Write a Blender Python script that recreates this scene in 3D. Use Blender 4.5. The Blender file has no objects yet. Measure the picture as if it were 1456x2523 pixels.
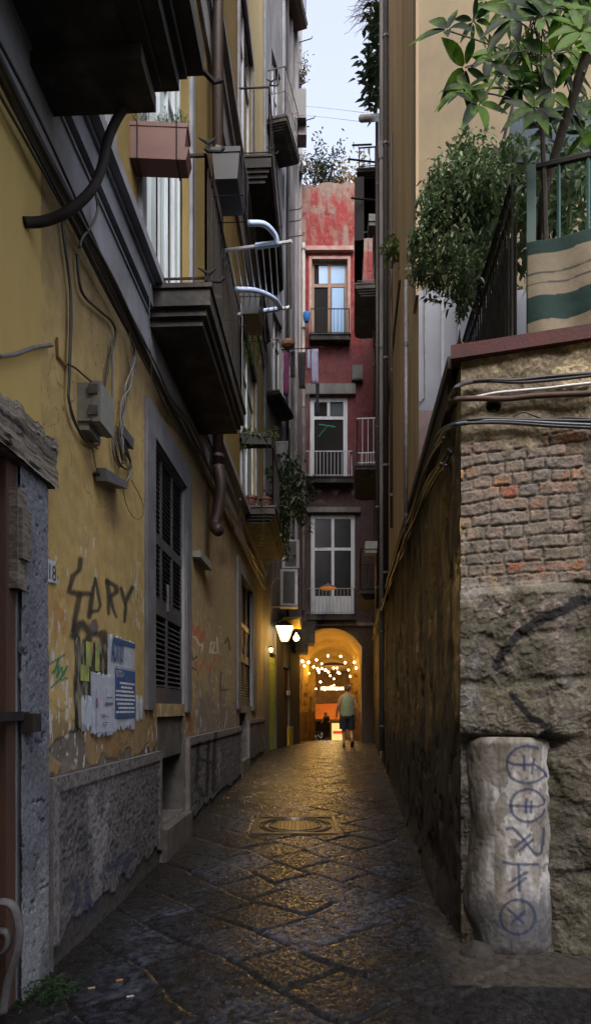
import bpy, math, random
import numpy as np
from mathutils import Vector, Matrix
random.seed(7); np.random.seed(7)
S = bpy.context.scene; COL = S.collection; PI = math.pi; R = math.radians
# ---------------------------------------------------------------- camera
FX, CX, HY, EYE = 1600., 728., 1746., 1.5          # focal length, axis and horizon in photo units (1456 x 2523)
cam_d = bpy.data.cameras.new('camera'); cam = bpy.data.objects.new('camera', cam_d); COL.objects.link(cam)
cam.location = (0, 0, EYE); cam.rotation_euler = (PI/2, 0, 0)
cam_d.sensor_fit = 'VERTICAL'; cam_d.sensor_height = 36; cam_d.sensor_width = 36*1456/2523
cam_d.lens = 36*FX/2523; cam_d.shift_y = (HY-1261.5)/2523; cam_d.clip_end = 500; cam_d.clip_start = .05
S.camera = cam
# ---------------------------------------------------------------- world, sun, exposure
w = bpy.data.worlds.new('World'); S.world = w; w.use_nodes = True
sky = w.node_tree.nodes.new('ShaderNodeTexSky'); sky.sky_type = 'NISHITA'; sky.sun_disc = False
SUN_EL, SUN_AZ = R(48), R(176)                      # azimuth clockwise from +Y (north)
sky.sun_elevation = SUN_EL; sky.sun_rotation = SUN_AZ; sky.air_density = 1.0; sky.dust_density = 5; sky.ozone_density = 1.0
bg = w.node_tree.nodes['Background']; bg.inputs[1].default_value = .14
tint = w.node_tree.nodes.new('ShaderNodeVectorMath'); tint.operation = 'MULTIPLY'; tint.inputs[1].default_value = (1.0, .985, 1.0)
hs = w.node_tree.nodes.new('ShaderNodeHueSaturation'); hs.inputs['Saturation'].default_value = .5       # thin evening cloud greys the blue
w.node_tree.links.new(sky.outputs[0], hs.inputs['Color']); w.node_tree.links.new(hs.outputs[0], tint.inputs[0]); w.node_tree.links.new(tint.outputs[0], bg.inputs[0])
sd = bpy.data.lights.new('sun', 'SUN'); sd.energy = .09; sd.angle = R(35); sd.color = (1, .98, .94)
so = bpy.data.objects.new('sun', sd); COL.objects.link(so)
sv = Vector((math.sin(SUN_AZ)*math.cos(SUN_EL), math.cos(SUN_AZ)*math.cos(SUN_EL), math.sin(SUN_EL)))
so.rotation_euler = sv.to_track_quat('Z', 'Y').to_euler(); so.location = (4, -8, 12)
S.view_settings.view_transform = 'Standard'; S.view_settings.look = 'None'; S.view_settings.gamma = 1
S.view_settings.exposure = 1.9
WL = .165                                            # brightness of the warm lamps at this exposure
S.render.engine = 'CYCLES'
S.cycles.max_bounces = 8; S.cycles.diffuse_bounces = 4

# ---------------------------------------------------------------- numeric helpers
def hsh(x, y, s): return np.modf(np.abs(np.sin(x*127.1+y*311.7+s*74.7+.37)*43758.5453))[0]
def vn(x, y, s=0):
    xi = np.floor(x); yi = np.floor(y); fx = x-xi; fy = y-yi; fx = fx*fx*(3-2*fx); fy = fy*fy*(3-2*fy)
    a = hsh(xi, yi, s); b = hsh(xi+1, yi, s); c = hsh(xi, yi+1, s); d = hsh(xi+1, yi+1, s)
    return (a*(1-fx)+b*fx)*(1-fy)+(c*(1-fx)+d*fx)*fy
def fbm(x, y, o=4, s=0):
    r = 0; a = .5; t = 0
    for i in range(o): r = r+a*vn(x, y, s+i); t += a; x = x*2.03+3.1; y = y*2.03+1.7; a *= .5
    return r/t
def sst(a, b, x): t = np.clip((x-a)/(b-a), 0, 1); return t*t*(3-2*t)
def segd(U, V, pts):
    d = np.full(U.shape, 1e9)
    for (x0, y0), (x1, y1) in zip(pts[:-1], pts[1:]):
        dx, dy = x1-x0, y1-y0; L = dx*dx+dy*dy+1e-9
        t = np.clip(((U-x0)*dx+(V-y0)*dy)/L, 0, 1); d = np.minimum(d, np.hypot(U-x0-t*dx, V-y0-t*dy))
    return d
def proj(X, Y, Z): return CX+FX*X/Y, HY-FX*(Z-EYE)/Y
def P(px, py, Y): return Vector(((px-CX)/FX*Y, Y, EYE+(HY-py)/FX*Y))
def zc(x0, y0, s): return lambda x, y: ((x0+x/s)/1.10989, (y0+y/s)/1.10989)
def G(y): return float(np.interp(y, [5, 19, 21.5, 42, 60], [0, .42, .42, -.55, -.6]))

class Fr:                                            # a vertical wall plane: p0, direction d, outward normal n
    def __init__(s, p0, d, flip=False):
        s.p0 = Vector(p0); s.d = Vector(d).normalized(); s.n = Vector((s.d.y, -s.d.x))*(-1 if flip else 1)
    def hit(s, px, py, off=0):
        k = (px-CX)/FX; p = s.p0+s.n*off
        # p + t d = Y (k,1)
        t = (k*p.y-p.x)/(s.d.x-k*s.d.y); Y = p.y+t*s.d.y
        return t, EYE+(HY-py)/FX*Y
    def pt(s, t, z, off=0): q = s.p0+s.d*t+s.n*off; return Vector((q.x, q.y, z))
    def on(s, px, py, off=0): t, z = s.hit(px, py, off); return s.pt(t, z, off)
FL = Fr((-1.597, 0), (.045, 1))
FRW = Fr((.698, 0), (.086, 1), True)
FC = Fr((1.055, 4.15), (.958, -.287))
YB = 6.75; FT = Fr((.698+.086*YB, YB), (1, 0))
FB = Fr((-.84, 16.8), (.96, 3.8)); YA = 20.6; FA = Fr((0, YA), (1, 0))

# ---------------------------------------------------------------- materials
MATS = {}
def mat(name, c1, c2=None, rough=.8, metal=0, scale=3, streak=1, bump=0, bscale=60, vcol=False, spec=.5,
        lo=.35, hi=.65, var=.25, emit=None, es=1, transl=0, rvar=0, alpha=None):
    if name in MATS: return MATS[name]
    m = bpy.data.materials.new(name); m.use_nodes = True; nt = m.node_tree; N = nt.nodes; L = nt.links
    b = N['Principled BSDF']; out = N['Material Output']
    b.inputs['Roughness'].default_value = rough; b.inputs['Metallic'].default_value = metal
    b.inputs['Specular IOR Level'].default_value = spec
    geo = N.new('ShaderNodeNewGeometry'); mp = N.new('ShaderNodeMapping'); mp.inputs['Scale'].default_value = (1, 1, streak)
    L.new(geo.outputs['Position'], mp.inputs['Vector'])
    nz = N.new('ShaderNodeTexNoise'); nz.inputs['Scale'].default_value = scale; nz.inputs['Detail'].default_value = 7
    nz.inputs['Roughness'].default_value = .62; L.new(mp.outputs[0], nz.inputs['Vector'])
    mr = N.new('ShaderNodeMapRange'); mr.inputs[1].default_value = lo; mr.inputs[2].default_value = hi; L.new(nz.outputs[0], mr.inputs[0])
    if vcol:
        at = N.new('ShaderNodeAttribute'); at.attribute_name = 'Col'
        mr.inputs[3].default_value = 1-var; mr.inputs[4].default_value = 1+var
        sc = N.new('ShaderNodeVectorMath'); sc.operation = 'SCALE'; L.new(at.outputs['Color'], sc.inputs[0]); L.new(mr.outputs[0], sc.inputs['Scale'])
        col = sc.outputs[0]
    else:
        mx = N.new('ShaderNodeMix'); mx.data_type = 'RGBA'; c2 = c2 or [v*.7 for v in c1]
        mx.inputs[6].default_value = (*c1, 1); mx.inputs[7].default_value = (*c2, 1); L.new(mr.outputs[0], mx.inputs[0]); col = mx.outputs[2]
    L.new(col, b.inputs['Base Color'])
    if rvar:
        m2 = N.new('ShaderNodeMapRange'); m2.inputs[1].default_value = .3; m2.inputs[2].default_value = .7
        m2.inputs[3].default_value = max(.05, rough-rvar); m2.inputs[4].default_value = min(1, rough+rvar)
        n3 = N.new('ShaderNodeTexNoise'); n3.inputs['Scale'].default_value = 2.3; n3.inputs['Detail'].default_value = 5
        L.new(geo.outputs['Position'], n3.inputs['Vector']); L.new(n3.outputs[0], m2.inputs[0]); L.new(m2.outputs[0], b.inputs['Roughness'])
    if bump:
        n2 = N.new('ShaderNodeTexNoise'); n2.inputs['Scale'].default_value = bscale; n2.inputs['Detail'].default_value = 5
        L.new(geo.outputs['Position'], n2.inputs['Vector'])
        bp = N.new('ShaderNodeBump'); bp.inputs['Strength'].default_value = bump; bp.inputs['Distance'].default_value = .01
        L.new(n2.outputs[0], bp.inputs['Height']); L.new(bp.outputs[0], b.inputs['Normal'])
    if emit: b.inputs['Emission Color'].default_value = (*emit, 1); b.inputs['Emission Strength'].default_value = es
    if transl:
        tr = N.new('ShaderNodeBsdfTranslucent'); L.new(col, tr.inputs[0]); ms = N.new('ShaderNodeMixShader'); ms.inputs[0].default_value = transl
        L.new(b.outputs[0], ms.inputs[1]); L.new(tr.outputs[0], ms.inputs[2]); L.new(ms.outputs[0], out.inputs[0])
    MATS[name] = m; return m
paint = mat('painted_surface', (1, 1, 1), vcol=True, rough=.85, scale=9, var=.16, bump=.35, bscale=45)
paint_x = mat('painted_stone', (1, 1, 1), vcol=True, rough=.9, scale=60, var=.3, bump=.5, bscale=85)
basalt = mat('wet_basalt', (1, 1, 1), vcol=True, rough=.36, scale=22, var=.45, bump=.8, bscale=48, spec=.7)
yellow = mat('yellow_plaster', (.44, .325, .11), (.34, .25, .09), scale=1.6, streak=.35, bump=.15)
grey_p = mat('grey_moulding', (.235, .245, .285), (.14, .145, .165), scale=2.5, bump=.15)
dark_p = mat('dark_slab', (.014, .0135, .014), (.065, .055, .045), scale=3.5, lo=.48, hi=.72, bump=.8, bscale=18)
black_m = mat('black_iron', (.014, .014, .016), (.028, .022, .019), rough=.75, scale=12, spec=.25)
grey_m = mat('grey_iron', (.11, .11, .12), (.06, .055, .05), rough=.6, scale=12)
white_m = mat('white_enamel', (.62, .64, .68), (.5, .5, .52), rough=.4, scale=8)
pale_m = mat('pale_railing', (.33, .32, .31), (.17, .15, .14), rough=.6, scale=12)
shut_m = mat('shutter_paint', (.06, .063, .072), (.04, .042, .048), rough=.6, scale=6)
white_w = mat('white_woodwork', (.50, .54, .60), (.36, .38, .43), rough=.5, scale=6, streak=.2)
glass_m = mat('window_glass', (.10, .12, .14), (.06, .08, .09), rough=.03, spec=1, scale=1)
dark_g = mat('dark_glass', (.012, .013, .016), (.02, .02, .024), rough=.25, scale=2, spec=.25)
sky_g = mat('sky_glass', (.18, .36, .62), (.16, .33, .58), rough=.3, spec=.5, scale=1)
curtain = mat('pale_curtain', (.40, .50, .40), (.50, .60, .62), rough=.6, scale=9, streak=.02)
blackv = mat('dark_interior', (.008, .008, .008), (.012, .011, .01), rough=1)
brown_w = mat('brown_wood', (.075, .035, .022), (.045, .024, .017), rough=.7, scale=9, streak=.15, bump=.4)
wood_l = mat('weathered_timber', (.17, .15, .125), (.055, .045, .035), rough=.95, scale=14, streak=4, bump=.9, bscale=30)
pipe_m = mat('brown_drainpipe', (.055, .035, .03), (.04, .03, .027), rough=.5, scale=5)
pipe_w = mat('pale_drainpipe', (.40, .38, .35), (.3, .28, .27), rough=.5, scale=5)
cable_m = mat('black_cable', (.022, .022, .024), (.035, .034, .034), rough=.5, scale=20)
cable_g = mat('grey_cable', (.16, .16, .17), (.10, .10, .10), rough=.5, scale=20)
box_m = mat('grey_plastic', (.24, .25, .23), (.18, .185, .17), rough=.6, scale=8)
box_d = mat('dark_grey_plastic', (.10, .10, .105), (.07, .07, .075), rough=.6, scale=8)
terra = mat('terracotta_plastic', (.11, .034, .025), (.08, .027, .02), rough=.55, scale=6)
slate = mat('slate_plastic', (.017, .021, .03), (.012, .015, .021), rough=.5, scale=6)
leaf_b = mat('broad_leaf', (.085, .18, .010), (.009, .030, .008), rough=.5, scale=4.5, spec=.25, transl=.5, lo=.45, hi=.55)
leaf_s = mat('small_leaf', (.17, .23, .11), (.05, .10, .045), lo=.42, hi=.58, rough=.4, scale=14, transl=.25)
leaf_d = mat('dark_leaf', (.018, .035, .014), (.03, .055, .018), rough=.5, scale=10, transl=.2)
leaf_y = mat('light_leaf', (.14, .20, .04), (.06, .11, .025), rough=.5, scale=10, transl=.3)
leaf_o = mat('autumn_leaf', (.35, .17, .03), (.14, .16, .03), rough=.6, scale=6, transl=.3)
bark = mat('bark', (.05, .038, .028), (.03, .024, .02), rough=.9, scale=15, bump=.5)
blue_p = mat('light_blue_plastic', (.45, .58, .85), rough=.4)
skin = mat('skin', (.42, .22, .13), (.36, .18, .11), rough=.55, scale=8)
def warm(n, es, c=(1, .66, .22)): return mat(n, c, c, emit=c, es=es*WL)

def gloss(m, sc, r0, r1, s0, s1, dist):
    nt = m.node_tree; N = nt.nodes; L = nt.links; b = N['Principled BSDF']; g = N.new('ShaderNodeNewGeometry'); mp = N.new('ShaderNodeMapping'); mp.inputs['Scale'].default_value = (1, .55, 1); mp.inputs['Rotation'].default_value = (0, 0, .5)
    n = N.new('ShaderNodeTexNoise'); n.inputs['Scale'].default_value = sc; n.inputs['Detail'].default_value = 3; n.inputs['Distortion'].default_value = .8; L.new(g.outputs['Position'], mp.inputs[0]); L.new(mp.outputs[0], n.inputs['Vector'])
    for key, a, c in (('Roughness', r1, r0), ('Specular IOR Level', s0, s1)):
        k = N.new('ShaderNodeMapRange'); k.inputs[1].default_value = .42; k.inputs[2].default_value = .6; k.inputs[3].default_value = a; k.inputs[4].default_value = c; L.new(n.outputs[0], k.inputs[0]); L.new(k.outputs[0], b.inputs[key])
    for q in N:
        if q.type == 'BUMP': q.inputs['Distance'].default_value = dist; L.new(n.outputs[0], q.inputs['Height'])
gloss(basalt, 44, .26, .55, .12, .6, .006)
# ---------------------------------------------------------------- object helpers
ORG = {}
def tag(o, label=None, cat=None, group=None, kind=None):
    if label: o['label'] = label
    if cat: o['category'] = cat
    if group: o['group'] = group
    if kind: o['kind'] = kind
    return o
def thing(name, label, cat, loc=(0, 0, 0), group=None):
    o = bpy.data.objects.new(name, None); o.empty_display_size = .1; COL.objects.link(o); o.location = loc; ORG[o.name] = Vector(loc)
    return tag(o, label, cat, group)
def link_mesh(name, me, m, parent, smooth=False):
    o = bpy.data.objects.new(name, me); COL.objects.link(o)
    n = len(me.vertices); a = np.empty(n*3); me.vertices.foreach_get('co', a); a = a.reshape(-1, 3)
    if parent is not None: o.parent = parent; org = ORG[parent.name]
    else:
        org = Vector(((a[:, 0].min()+a[:, 0].max())/2, (a[:, 1].min()+a[:, 1].max())/2, a[:, 2].min())); o.location = org
    ORG[o.name] = org; a -= np.array(org); me.vertices.foreach_set('co', a.ravel())
    if m: me.materials.append(m)
    if smooth: me.polygons.foreach_set('use_smooth', [True]*len(me.polygons))
    me.update(); return o
class MB:
    def __init__(s): s.v = []; s.f = []
    def add(s, vs, fs): b = len(s.v); s.v += [tuple(v) for v in vs]; s.f += [tuple(i+b for i in f) for f in fs]; return s
    def hexa(s, c): return s.add(c, [(0, 3, 2, 1), (4, 5, 6, 7), (0, 1, 5, 4), (1, 2, 6, 5), (2, 3, 7, 6), (3, 0, 4, 7)])
    def box(s, x0, x1, y0, y1, z0, z1): return s.hexa([(x0, y0, z0), (x1, y0, z0), (x1, y1, z0), (x0, y1, z0), (x0, y0, z1), (x1, y0, z1), (x1, y1, z1), (x0, y1, z1)])
    def fbox(s, fr, a, b, z0, z1, o0, o1):
        p = fr.pt; return s.hexa([p(a, z0, o0), p(b, z0, o0), p(b, z0, o1), p(a, z0, o1), p(a, z1, o0), p(b, z1, o0), p(b, z1, o1), p(a, z1, o1)])
    def quad(s, *c): return s.add(c, [(0, 1, 2, 3)])
    def tube(s, pts, r, n=6, cap=True, flat=1):
        pts = [Vector(p) for p in pts]; rs = r if isinstance(r, (list, tuple)) else [r]*len(pts); b = len(s.v); up = None
        for i, p in enumerate(pts):
            t = (pts[min(i+1, len(pts)-1)]-pts[max(i-1, 0)]);
            if t.length < 1e-7: t = Vector((0, 0, 1))
            t.normalize()
            if up is None: up = t.orthogonal().normalized()
            a = (up-t*up.dot(t));
            if a.length < 1e-4: a = t.orthogonal()
            a.normalize(); up = a; c = t.cross(a)
            for k in range(n): an = 2*PI*k/n; s.v.append(tuple(p+a*math.cos(an)*rs[i]+c*math.sin(an)*rs[i]*flat))
        for i in range(len(pts)-1):
            for k in range(n): s.f.append((b+i*n+k, b+i*n+(k+1) % n, b+(i+1)*n+(k+1) % n, b+(i+1)*n+k))
        if cap: s.f.append(tuple(b+k for k in range(n))[::-1]); s.f.append(tuple(b+(len(pts)-1)*n+k for k in range(n)))
        return s
    def lathe(s, c, prof, n=16, axis='Z', arc=2*PI):
        c = Vector(c); b = len(s.v)
        for r, h in prof:
            for k in range(n):
                a = arc*k/n
                d = {'Z': (r*math.cos(a), r*math.sin(a), h), 'Y': (r*math.cos(a), h, r*math.sin(a)), 'X': (h, r*math.cos(a), r*math.sin(a))}[axis]
                s.v.append(tuple(c+Vector(d)))
        for i in range(len(prof)-1):
            for k in range(n): s.f.append((b+i*n+k, b+i*n+(k+1) % n, b+(i+1)*n+(k+1) % n, b+(i+1)*n+k))
        s.f.append(tuple(b+k for k in range(n))); s.f.append(tuple(b+(len(prof)-1)*n+k for k in range(n)))
        return s
    def leaf(s, p, d, nrm, L, W, droop=.25, k=4):
        p = Vector(p); d = Vector(d).normalized(); sd = d.cross(Vector(nrm))
        if sd.length < 1e-3: sd = d.orthogonal()
        sd.normalize(); up = sd.cross(d).normalized(); b = len(s.v)
        for i in range(k+1):
            t = i/k; wd = W*.5*math.sin(PI*min(1, (t*.93+.05))**.85); c = p+d*(L*t)-Vector((0, 0, 1))*(droop*L*t*t)
            for q in (-1, 0, 1): s.v.append(tuple(c+sd*(q*wd)+up*(abs(q)*wd*.3)))
        for i in range(k):
            for q in (0, 1): s.f.append((b+i*3+q, b+i*3+q+1, b+i*3+q+4, b+i*3+q+3))
        return s
    def build(s, name, m, parent=None, smooth=False, label=None, cat=None, group=None, kind=None):
        me = bpy.data.meshes.new(name); me.from_pydata(s.v, [], s.f); me.validate()
        o = link_mesh(name, me, m, parent, smooth); return tag(o, label, cat, group, kind)
def gridmesh(name, X, Y, Z, C, keep, m, parent=None, smooth=True):
    """X,Y,Z,C: 2-D arrays of vertex coordinates and colours; keep: mask of cells"""
    n0, n1 = X.shape; me = bpy.data.meshes.new(name)
    idx = np.arange(n0*n1).reshape(n0, n1)
    q = np.stack([idx[:-1, :-1], idx[1:, :-1], idx[1:, 1:], idx[:-1, 1:]], -1)
    q = q[keep] if keep is not None else q.reshape(-1, 4)
    co = np.stack([X, Y, Z], -1).reshape(-1, 3)
    used = np.zeros(len(co), bool); used[q.ravel()] = True; mp = np.cumsum(used)-1; co = co[used]; q = mp[q]; C = C.reshape(-1, 3)[used]
    me.vertices.add(len(co)); me.vertices.foreach_set('co', co.ravel())
    me.loops.add(q.size); me.loops.foreach_set('vertex_index', q.ravel().astype(np.int32))
    me.polygons.add(len(q)); me.polygons.foreach_set('loop_start', np.arange(0, q.size, 4, dtype=np.int32))
    me.update(calc_edges=True)
    at = me.color_attributes.new('Col', 'FLOAT_COLOR', 'POINT'); at.data.foreach_set('color', np.concatenate([np.clip(C, 0, 1), np.ones((len(C), 1))], 1).ravel())
    return link_mesh(name, me, m, parent, smooth)
def mixc(C, c, m): m = m[..., None]; return C*(1-m)+np.array(c)*m
def text(body, size, fr, s, z, off, m, parent, name='lettering', sx=1, rot=0, bold=0, align='LEFT'):
    cu = bpy.data.curves.new(name, 'FONT'); cu.body = body; cu.size = size; cu.offset = bold; cu.align_x = align; cu.resolution_u = 3
    t = bpy.data.objects.new('tmp', cu); COL.objects.link(t); bpy.context.view_layer.update()
    me = bpy.data.meshes.new_from_object(t.evaluated_get(bpy.context.evaluated_depsgraph_get())); bpy.data.objects.remove(t)
    c, si = math.cos(rot), math.sin(rot)
    for v in me.vertices:
        x, y = v.co.x*sx, v.co.y; v.co = fr.pt(s+x*c-y*si, z+x*si+y*c, off)
    me.materials.clear(); me.name = name
    return link_mesh(name, me, m, parent)
def wall(fr, a, b, z0, z1, holes, depth=.28):
    """flat wall with openings and reveals"""
    mb = MB(); xs = sorted({a, b, *[h[0] for h in holes], *[h[1] for h in holes]}); zs = sorted({z0, z1, *[h[2] for h in holes], *[h[3] for h in holes]})
    for i in range(len(xs)-1):
        for j in range(len(zs)-1):
            x, z = (xs[i]+xs[i+1])/2, (zs[j]+zs[j+1])/2
            if any(h[0] < x < h[1] and h[2] < z < h[3] for h in holes): continue
            mb.quad(fr.pt(xs[i], zs[j]), fr.pt(xs[i+1], zs[j]), fr.pt(xs[i+1], zs[j+1]), fr.pt(xs[i], zs[j+1]))
    reveals(mb, fr, holes, depth); return mb
def reveals(mb, fr, holes, depth=.28, o0=0):
    for h in holes:
        p = lambda s, z, o: fr.pt(s, z, o)
        for (s0, w0, s1, w1) in ((h[0], h[2], h[0], h[3]), (h[1], h[2], h[1], h[3]), (h[0], h[2], h[1], h[2]), (h[0], h[3], h[1], h[3])):
            mb.quad(p(s0, w0, o0), p(s1, w1, o0), p(s1, w1, -depth), p(s0, w0, -depth))
    return mb
def window(fr, a, b, z0, z1, parent, fm, pm, off=-.12, cols=2, rows=(), fw=.06, name='window', stile=.05, open_left=False):
    f = MB(); f.fbox(fr, a, a+fw, z0, z1, off-.05, off); f.fbox(fr, b-fw, b, z0, z1, off-.05, off)
    f.fbox(fr, a+fw, b-fw, z1-fw, z1, off-.05, off); f.fbox(fr, a+fw, b-fw, z0, z0+fw, off-.05, off)
    for k in range(1, cols): c = a+(b-a)*k/cols; f.fbox(fr, c-stile/2, c+stile/2, z0+fw, z1-fw, off-.045, off+.012)
    for z in rows: f.fbox(fr, a+fw, b-fw, z-stile/2, z+stile/2, off-.046, off+.006)
    o = f.build(name, fm, parent)
    g = MB(); g.fbox(fr, a+fw*.6, b-fw*.6, z0+fw*.6, z1-fw*.6, off-.035, off-.025); g.build('pane', pm, o)
    return o
def railing(fr, a, b, z0, h, proj, m, step=.12, br=.009, mid=False, near=True, far=True):
    mb = MB(); o = proj-.04
    for (p0, p1) in ([((a, .02), (a, o))] if near else [])+[((a, o), (b, o))]+([((b, o), (b, .02))] if far else []):
        A = lambda z: fr.pt(p0[0], z, p0[1]); B = lambda z: fr.pt(p1[0], z, p1[1])
        L = (B(0)-A(0)).length; n = max(2, round(L/step))
        for z, r in ((z0+h, .016), (z0+.06, .011))+(((z0+h*.5, .009),) if mid else ()): mb.tube([A(z), B(z)], r, 4)
        for i in range(n+1):
            t = i/n; p = A(z0).lerp(B(z0), t); mb.tube([p, p+Vector((0, 0, h))], br*1.5 if i in (0, n) else br, 4)
    return mb
def balcony(fr, a, b, z0, z1, proj, parent, m, rm, h=1.05, step=.12, steps=3, **kw):
    mb = MB(); H = z1-z0
    for i in range(steps+1):
        q = .04*(steps-i); zz0 = z0+H*.62*i/(steps+1); zz1 = z0+H*.62*(i+1)/(steps+1) if i < steps else z1-.04
        mb.fbox(fr, a+q, b-q, zz0, zz1-.001, -.02, proj-q)
    mb.fbox(fr, a-.02, b+.02, z1-.04, z1, -.02, proj+.02)
    o = mb.build('balcony', m, parent)
    railing(fr, a+.02, b-.02, z1, h, proj, rm, step, **kw).build('railing', rm, o); return o
def wires(name, pts, r, m, label, cat='cable', group=None, n=5, sub=6, jit=.0):
    """smooth cable through points"""
    return MB().tube(smooth(pts, sub, jit), r, n).build(name, m, None, True, label, cat, group)
def smooth(pts, sub=6, jit=0):
    pts = [Vector(p) for p in pts]; out = []; P_ = [pts[0]]+pts+[pts[-1]]
    for i in range(1, len(P_)-2):
        for k in range(sub):
            t = k/sub; a, b, c, d = P_[i-1:i+3]
            v = .5*((2*b)+(c-a)*t+(2*a-5*b+4*c-d)*t*t+(3*b-a-3*c+d)*t**3)
            out.append(v+Vector([random.uniform(-jit, jit) for _ in range(3)]))
    out.append(pts[-1]); return out

# ================================================================ GROUND
def build_ground():
    xs = np.concatenate([np.linspace(-14, -1.9, 14), np.arange(-1.8, 2.7, .0145), np.linspace(2.8, 16, 16)])
    ys = [2.75]
    while ys[-1] < 21.5: ys.append(ys[-1]+max(.010, .0042*ys[-1]*1.0))
    ys = np.concatenate([np.linspace(-14, 2.6, 18), ys, np.linspace(22, 44, 50), [52, 60]])
    X, Y = np.meshgrid(xs, ys, indexing='ij'); Z = np.interp(Y, [5, 19, 21.5, 42, 60], [0, .42, .42, -.55, -.6])
    th = R(41); wob = (fbm(X*1.3, Y*1.3, 3, 5)-.5)*.20
    A = (X*math.cos(th)+Y*math.sin(th)+wob)/.44; B = (-X*math.sin(th)+Y*math.cos(th)-wob)/.50
    row = np.floor(A); B = B+hsh(row, row*0, 9)*1.0; bi = np.floor(B); fa = A-row; fb = B-bi
    ja = np.minimum(fa, 1-fa)*.44; jb = np.minimum(fb, 1-fb)*.50; j = np.minimum(ja, jb)+(fbm(X*22, Y*22, 2, 3)-.5)*.014
    inside = sst(.005, .018, j); r1 = hsh(row, bi, 1); r2 = hsh(row, bi, 2); r3 = hsh(row, bi, 3)
    ch = fbm(A*14+r1*30, B*34+r2*40, 4, 11); ch = 1-np.abs(ch-.5)*3.2
    pit = fbm(X*34+r3*9, Y*34, 3, 17)
    Z = Z+(inside-1)*.011+inside*((r1-.5)*.008+(fa-.5)*(r2-.5)*.026+(fb-.5)*(r3-.5)*.026)+inside*(ch*.0025+(pit-.5)*.006)
    Z += (fbm(X*.9, Y*.9, 2, 8)-.5)*.03
    Z = np.where(np.abs(X)<.55, np.where(np.abs(Y-7.85)<.55, np.interp(Y, [5, 19], [0, .42])-.012, Z), Z)
    dirt = sst(.45, .7, fbm(X*2.2, Y*1.1, 4, 31))
    C = np.ones(X.shape+(3,))*np.array([.022, .026, .036]); C *= (.5+.8*r3)[..., None]
    C *= (.4+1.2*sst(.38, .62, pit))[..., None]
    C = mixc(C, (.008, .0075, .007), (1-inside)*.95)
    C = mixc(C, (.010, .009, .008), dirt*.7)
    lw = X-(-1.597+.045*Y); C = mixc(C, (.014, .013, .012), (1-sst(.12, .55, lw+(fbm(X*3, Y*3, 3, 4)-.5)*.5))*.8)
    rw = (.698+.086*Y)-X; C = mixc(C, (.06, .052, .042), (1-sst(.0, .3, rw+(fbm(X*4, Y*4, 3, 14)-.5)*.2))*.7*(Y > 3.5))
    tag(gridmesh('ground', X, Y, Z, C, None, basalt), kind='structure')
build_ground()

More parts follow.
